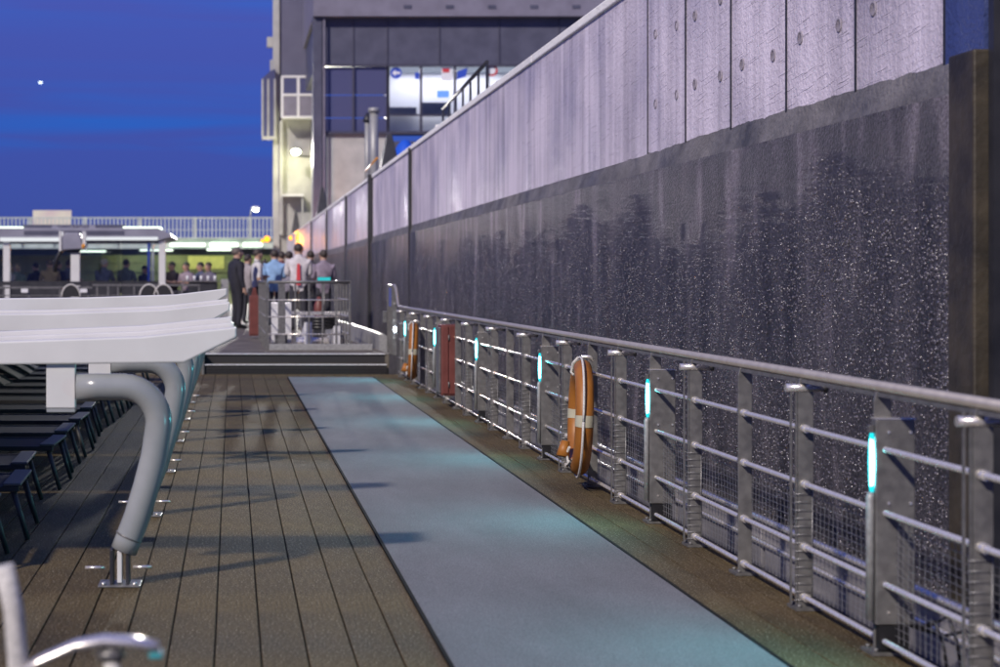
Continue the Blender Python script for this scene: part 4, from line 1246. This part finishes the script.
for px in (281.5, 297.5):
    for p0, p1 in ((97,79),(119,97)):
        MB().box(a1(px)+.09, a1(px+16)-.09, -1.16, -1.14, h1(p0)+.08, h1(p1)-.08).build('cage_pane', 'window_dark' if p1 < 90 else 'facade_light', cage)
MB().box(a1(279.6), a1(282.6), -.35, -.02, h1(235), h1(121)).build('edge_pilaster', 'tower_concrete', tw)
MB().box(a1(311), a1(313), -.25, -.02, h1(235), h1(122)).build('edge_pilaster', 'dark_steel', tw)
MB().box(a1(282), a1(303), -1.0, -.02, h1(197), h1(195)).build('canopy', 'white_gloss', tw)
MB().box(a1(301), a1(302.6), -.9, -.8, h1(232), h1(197)).build('canopy_post', 'tower_concrete', tw)
fl = thing('floodlight', 'bright yellowish floodlight mounted high on the lit tower wall', 'floodlight', (X(296, TY-1.3), TY-1.3, h1(157)))
MB().tube([(.0,.1,0), (.7,.9,0), (1.3, 1.25, 0)], .05, 8).build('arm', 'dark_steel', fl)
MB().box(-.30, .30, -.12, .2, .0, .42).build('housing', 'dark_steel', fl, bevel=.03)
MB().ball((-.02, -.15, .19), .26, .06, .17).build('lens', 'flood', fl)
pl = bpy.data.lights.new('floodlight_beam', 'POINT'); pl.energy = 210; pl.color = (1, .98, .55); pl.shadow_soft_size = .25
po_ = bpy.data.objects.new('floodlight_beam', pl); COL.objects.link(po_); po_.location = (X(294, TY-2), TY-1.9, h1(160))

def spot(name, loc, to, energy, col, ang, soft=.3):
    l = bpy.data.lights.new(name, 'SPOT'); l.energy = energy; l.color = col; l.spot_size = R(ang); l.spot_blend = .5; l.shadow_soft_size = soft
    o = bpy.data.objects.new(name, l); COL.objects.link(o); o.location = loc
    o.rotation_euler = (Vector(to)-Vector(loc)).to_track_quat('-Z', 'Y').to_euler()
spot('floodlight_throw', (X(296, TY-1.6), TY-1.75, h1(155)), (0, 8, 0), 42000, (1, .97, .9), 60)
spot('street_lamp_throw', (X(250,125)+.42, 124.6, Z(210,125)+.1), (1, 8, 1), 7000, (1, .93, .96), 50)
HY = 86.0
bl = thing('lock_building', 'large dark lock building with a row of lit windows above the wall', 'building', (X(313, HY), HY, 3.58))
bx0 = X(313, HY)
def a2(px): return X(px, HY) - bx0
def h2(py): return Z(py, HY) - 3.58
MB().box(a2(316), a2(660), .25, 12, h2(65), h2(17.2)).build('spandrel_wall', 'facade', bl)
fa = MB().box(a2(313), a2(660), -.3, 12, h2(17), h2(-60)).build('fascia', 'facade_light', bl)
for px in (407, 449, 491, 533, 575):
    MB().box(a2(px-4), a2(px+4), -.33, -.302, h2(9.5), h2(6)).build('vent', 'facade', fa)
MB().box(a2(322), a2(388), .3, 12, h2(235), h2(134)).build('base_wall', 'tower_concrete', bl)
MB().box(a2(388.2), a2(660), .3, 12, h2(235), h2(141)).build('base_wall', 'facade', bl)
MB().box(a2(313), a2(322), -.05, .9, h2(235), h2(17.2)).build('pilaster', 'facade', bl)
MB().box(a2(323), a2(325), -.12, -.052, h2(235), h2(17.3)).build('downpipe', 'facade_light', bl)
MB().box(a2(316), a2(660), .1, .3, h2(134), h2(131)).build('sill', 'mullion', bl)
MB().box(a2(316), a2(660), .1, .24, h2(66), h2(64)).build('lintel', 'mullion', bl)
# dark office glazing on the left
for a, b in ((323, 353), (354.5, 387)):
    for p0, p1 in ((131, 118), (117, 95), (94, 66.5)):
        MB().box(a2(a), a2(b), .28, .31, h2(p0), h2(p1)).build('pane', 'window_dark', bl)
for px in (322, 353.8, 387.8):
    MB().box(a2(px)-.05, a2(px)+.05, .15, .34, h2(131), h2(66)).build('mullion', 'mullion', bl)
# spandrel joints
for px in (353.8, 387.8, 440, 500, 560):
    MB().box(a2(px)-.03, a2(px)+.03, .2, .249, h2(64), h2(17.5)).build('panel_joint', 'mullion', bl)
# lit control room
room = MB().box(a2(388.3), a2(540), 2.4, 2.5, h2(131), h2(66)).build('room_wall', 'poster_white', bl)
MB().box(a2(388.3), a2(540), .36, 2.39, h2(66.9), h2(66.2)).build('ceiling_light', 'window_lit', bl)
MB().box(a2(388.3), a2(540), .36, 2.39, h2(131.8), h2(131.1)).build('room_floor', 'facade', bl)
MB().box(a2(388), a2(388.6), .36, 2.4, h2(131), h2(67)).build('room_side', 'poster_white', bl)
MB().box(a2(540), a2(660), .3, 2.5, h2(131), h2(66)).build('blank_wall', 'facade', bl)
rl = bpy.data.lights.new('room_light', 'AREA'); rl.shape = 'RECTANGLE'; rl.size = 6; rl.size_y = 1.2; rl.energy = 190; rl.color = (1, .93, .95)
ro = bpy.data.objects.new('room_light', rl); COL.objects.link(ro); ro.location = (bx0 + a2(455), HY+1.3, Z(68, HY))
for px in (388.6, 421.5, 455.5, 488.5, 521):
    MB().box(a2(px)-.06, a2(px)+.06, .15, .34, h2(131), h2(66)).build('mullion', 'mullion', bl)
MB().box(a2(389), a2(540), .16, .33, h2(115.5), h2(113.8)).build('transom', 'mullion', bl)
for a, b in ((389, 421), (422, 455), (456, 488), (489, 520.5), (521.5, 540)):
    MB().box(a2(a)+.05, a2(b)-.05, .24, .25, h2(113.5), h2(66.5)).build('pane', 'glass', bl)
    MB().box(a2(a)+.05, a2(b)-.05, .24, .25, h2(130.8), h2(115.8)).build('pane', 'glass', bl)
MB().box(a2(391), a2(420), 1.6, 2.2, h2(112), h2(104)).build('desk', 'mullion', bl)
MB().box(a2(424), a2(454), 1.2, 1.9, h2(113), h2(100)).build('desk', 'facade', bl)
MB().box(a2(440), a2(452), 1.15, 1.19, h2(95), h2(88)).build('monitor', 'screen_blue', bl)
# posters on the inside of the glass
def disc(px, py, r_, m, name, parent=bl, yy=.225, th=.01):
    d = MB(); n = 28
    d.prism([(a2(px)+r_*math.cos(2*math.pi*i/n), h2(py)+r_*math.sin(2*math.pi*i/n)) for i in range(n)], 'y', yy, yy+th)
    return d.build(name, m, parent)
ds = disc(396.5, 72.4, .29, 'poster_blue', 'arrow_sign')
cxp, czp = a2(396.5), h2(72.4)
ar = MB().prism([(cxp-.21, czp), (cxp-.02, czp+.17), (cxp-.02, czp+.06), (cxp+.20, czp+.06), (cxp+.20, czp-.06), (cxp-.02, czp-.06), (cxp-.02, czp-.17)], 'y', .215, .224)
ar.build('arrow', 'poster_white', ds)
MB().box(a2(415.5), a2(420), .225, .235, h2(78.5), h2(72)).build('blue_tag', 'poster_blue', bl)
MB().prism([(a2(457), h2(79)), (a2(466.5), h2(76)), (a2(468.5), h2(66.8)), (a2(458), h2(71))], 'y', .225, .235).build('blue_flag', 'poster_blue', bl)
MB().box(a2(442), a2(453), .225, .235, h2(80), h2(67)).build('notice', 'poster_white', bl)
MB().box(a2(443), a2(450), .215, .224, h2(72), h2(68)).build('notice_print', 'poster_red', bl)
disc(492.5, 70, .30, 'poster_red', 'round_red_sign')
disc(492.5, 70, .19, 'poster_white', 'round_sign_centre', yy=.213)

# ------------------------------------------------------------------ things on top of the wall
sr = thing('stair_railing', 'dark stair handrail with balusters rising behind the top of the wall', 'railing', (0,0,0))
xs = 3.75
def sp_(px, py): Yq = xs*FPX/(px-232); return Vector((xs, Yq, Z(py, Yq)))
pA, pB = sp_(443, 109), sp_(487, 62)
MB().tube([pA, pB], .03, 8).build('handrail', 'dark_steel', sr)
for i in range(7):
    p = pA.lerp(pB, i/6); MB().box(p.x-.012, p.x+.012, p.y-.05, p.y+.05, 3.57, p.z).build('baluster', 'dark_steel', sr)
bo = thing('bollard_post', 'short pale bollard at the foot of the stair handrail', 'bollard', (3.75, 30.7, 3.58))
MB().tube([(0,0,0), (0,0,.52), (0,0,.53), (0,0,.58)], [.06,.06,.08,.08], 12).build('post', 'coping_concrete', bo)
cp = thing('vent_pipe', 'tall pale pipe with flanged cap behind the wall', 'pipe', (X(374, 46), 46, 3.58))
hh = Z(108, 46) - 3.58
MB().tube([(0,0,0), (0,0,hh-.12)], .12, 14).build('pipe', 'galvanised', cp)
MB().tube([(0,0,hh-.12), (0,0,hh)], .16, 14).build('flange', 'galvanised', cp)
c3 = thing('mooring_lamp', 'short dark-capped light grey post left of the tall pipe', 'post', (X(367.5, 48), 48, 3.58))
hh = Z(113, 48) - 3.58
MB().tube([(0,0,0), (0,0,hh-.25)], .08, 12).build('post', 'galvanised', c3)
MB().tube([(0,0,hh-.25), (0,0,hh-.18), (0,0,hh)], [.13,.13,.04], 12).build('cap', 'dark_steel', c3)
def hood(px, py0, py1, w, lb):
    Yq = 3.45*FPX/(px-232); z0 = ZT+.014; h_ = Z(py0, Yq)-z0
    t = thing('ladder_hood', lb, 'ladder guard', (3.5, Yq, z0), group='dark tapered guards on top of the wall')
    m_ = MB(); vs = []
    for zz, f in ((0,1), (h_*.9,.32), (h_,.22)):
        for sx, sy in ((-1,-1),(1,-1),(1,1),(-1,1)): vs.append((sx*w*f, sy*w*1.6*f, zz))
    fs = [(0,1,2,3)] + [(i*4+k, i*4+(k+1)%4, (i+1)*4+(k+1)%4, (i+1)*4+k) for i in range(2) for k in range(4)] + [(8,9,10,11)]
    m_._add(vs, fs); m_.build('shell', 'dark_steel', t, bevel=.01)
    MB().box(-w*1.15, w*1.15, -w*1.8, w*1.8, .0, .03).build('flange', 'joint_rubber', t)
hood(387, 134, 165, .22, 'largest dark tapered guard on the wall, near the tall pale pipe')
hood(321, 187, 205, .24, 'middle dark tapered guard on the wall, below the tower floodlight')
hood(295, 211, 228, .26, 'farthest dark tapered guard on the wall, at the foot of the tower')
bt = MB(); bt.ball((0,0,0), .36, .6, 1.0, 16, 6, 0, .5)
o = bt.build('tarp_cover', 'blue_tarp'); o.location = (X(405, 39), 39, 3.58); tag(o, 'bright blue tarpaulin mound behind the wall top', 'tarpaulin')
hp = MB().tube([(3.5, 44.5, Z(171,44.5)), (3.5, 41.0, Z(158, 41))], .025, 6)
tag(hp.build('hand_bar', 'amber_plastic'), 'thin brown hand bar slanting up left of the largest tapered guard', 'handrail')

# amber signal lamps at the lock head; wall row added in place of reflections
def amber(px, py, Yq, lb, r_=.22):
    t = thing('amber_lamp_or_added_glow', lb, 'lamp', (X(px, Yq), Yq, Z(py, Yq)-.3), group='amber signal lamps and added reflection glows')
    MB().box(-r_*.9, r_*.9, .05, .3, .3-r_*.9, .3+r_*.9).build('housing', 'amber_plastic', t, bevel=.03)
    MB().ball((0, 0, .3), r_, .12, r_).build('lens', 'amber', t)
    MB().box(-.05, .05, .31, .6, .2, .4).build('bracket', 'dark_steel', t)
amber(267, 239, 99, 'brightest amber lamp, left of the tower foot', .17)
amber(262.5, 241, 99.5, 'dimmer amber lamp just left of the brightest one', .09)
amber(291, 238, 91, 'added amber glow for a reflection at the far end of the wall, leftmost of its row', .11)
amber(297.5, 238, 84, 'second added amber glow for a reflection along the far end of the wall', .09)
amber(303, 238, 78, 'third added amber glow for a reflection along the far end of the wall', .07)
al = bpy.data.lights.new('amber_glow', 'POINT'); al.energy = 420; al.color = (1, .30, .01); al.shadow_soft_size = .3
ao = bpy.data.objects.new('amber_glow', al); COL.objects.link(ao); ao.location = (2.5, 84, 3.3)
# evening star
s_ = MB().ball((0,0,0), 3.2, 3.2, 1.6, 10, 6).build('evening_star', 'star')
s_.location = (X(40.5, 3000), 3000, Z(82.5, 3000)); tag(s_, 'single bright point of light in the upper left sky', 'star')
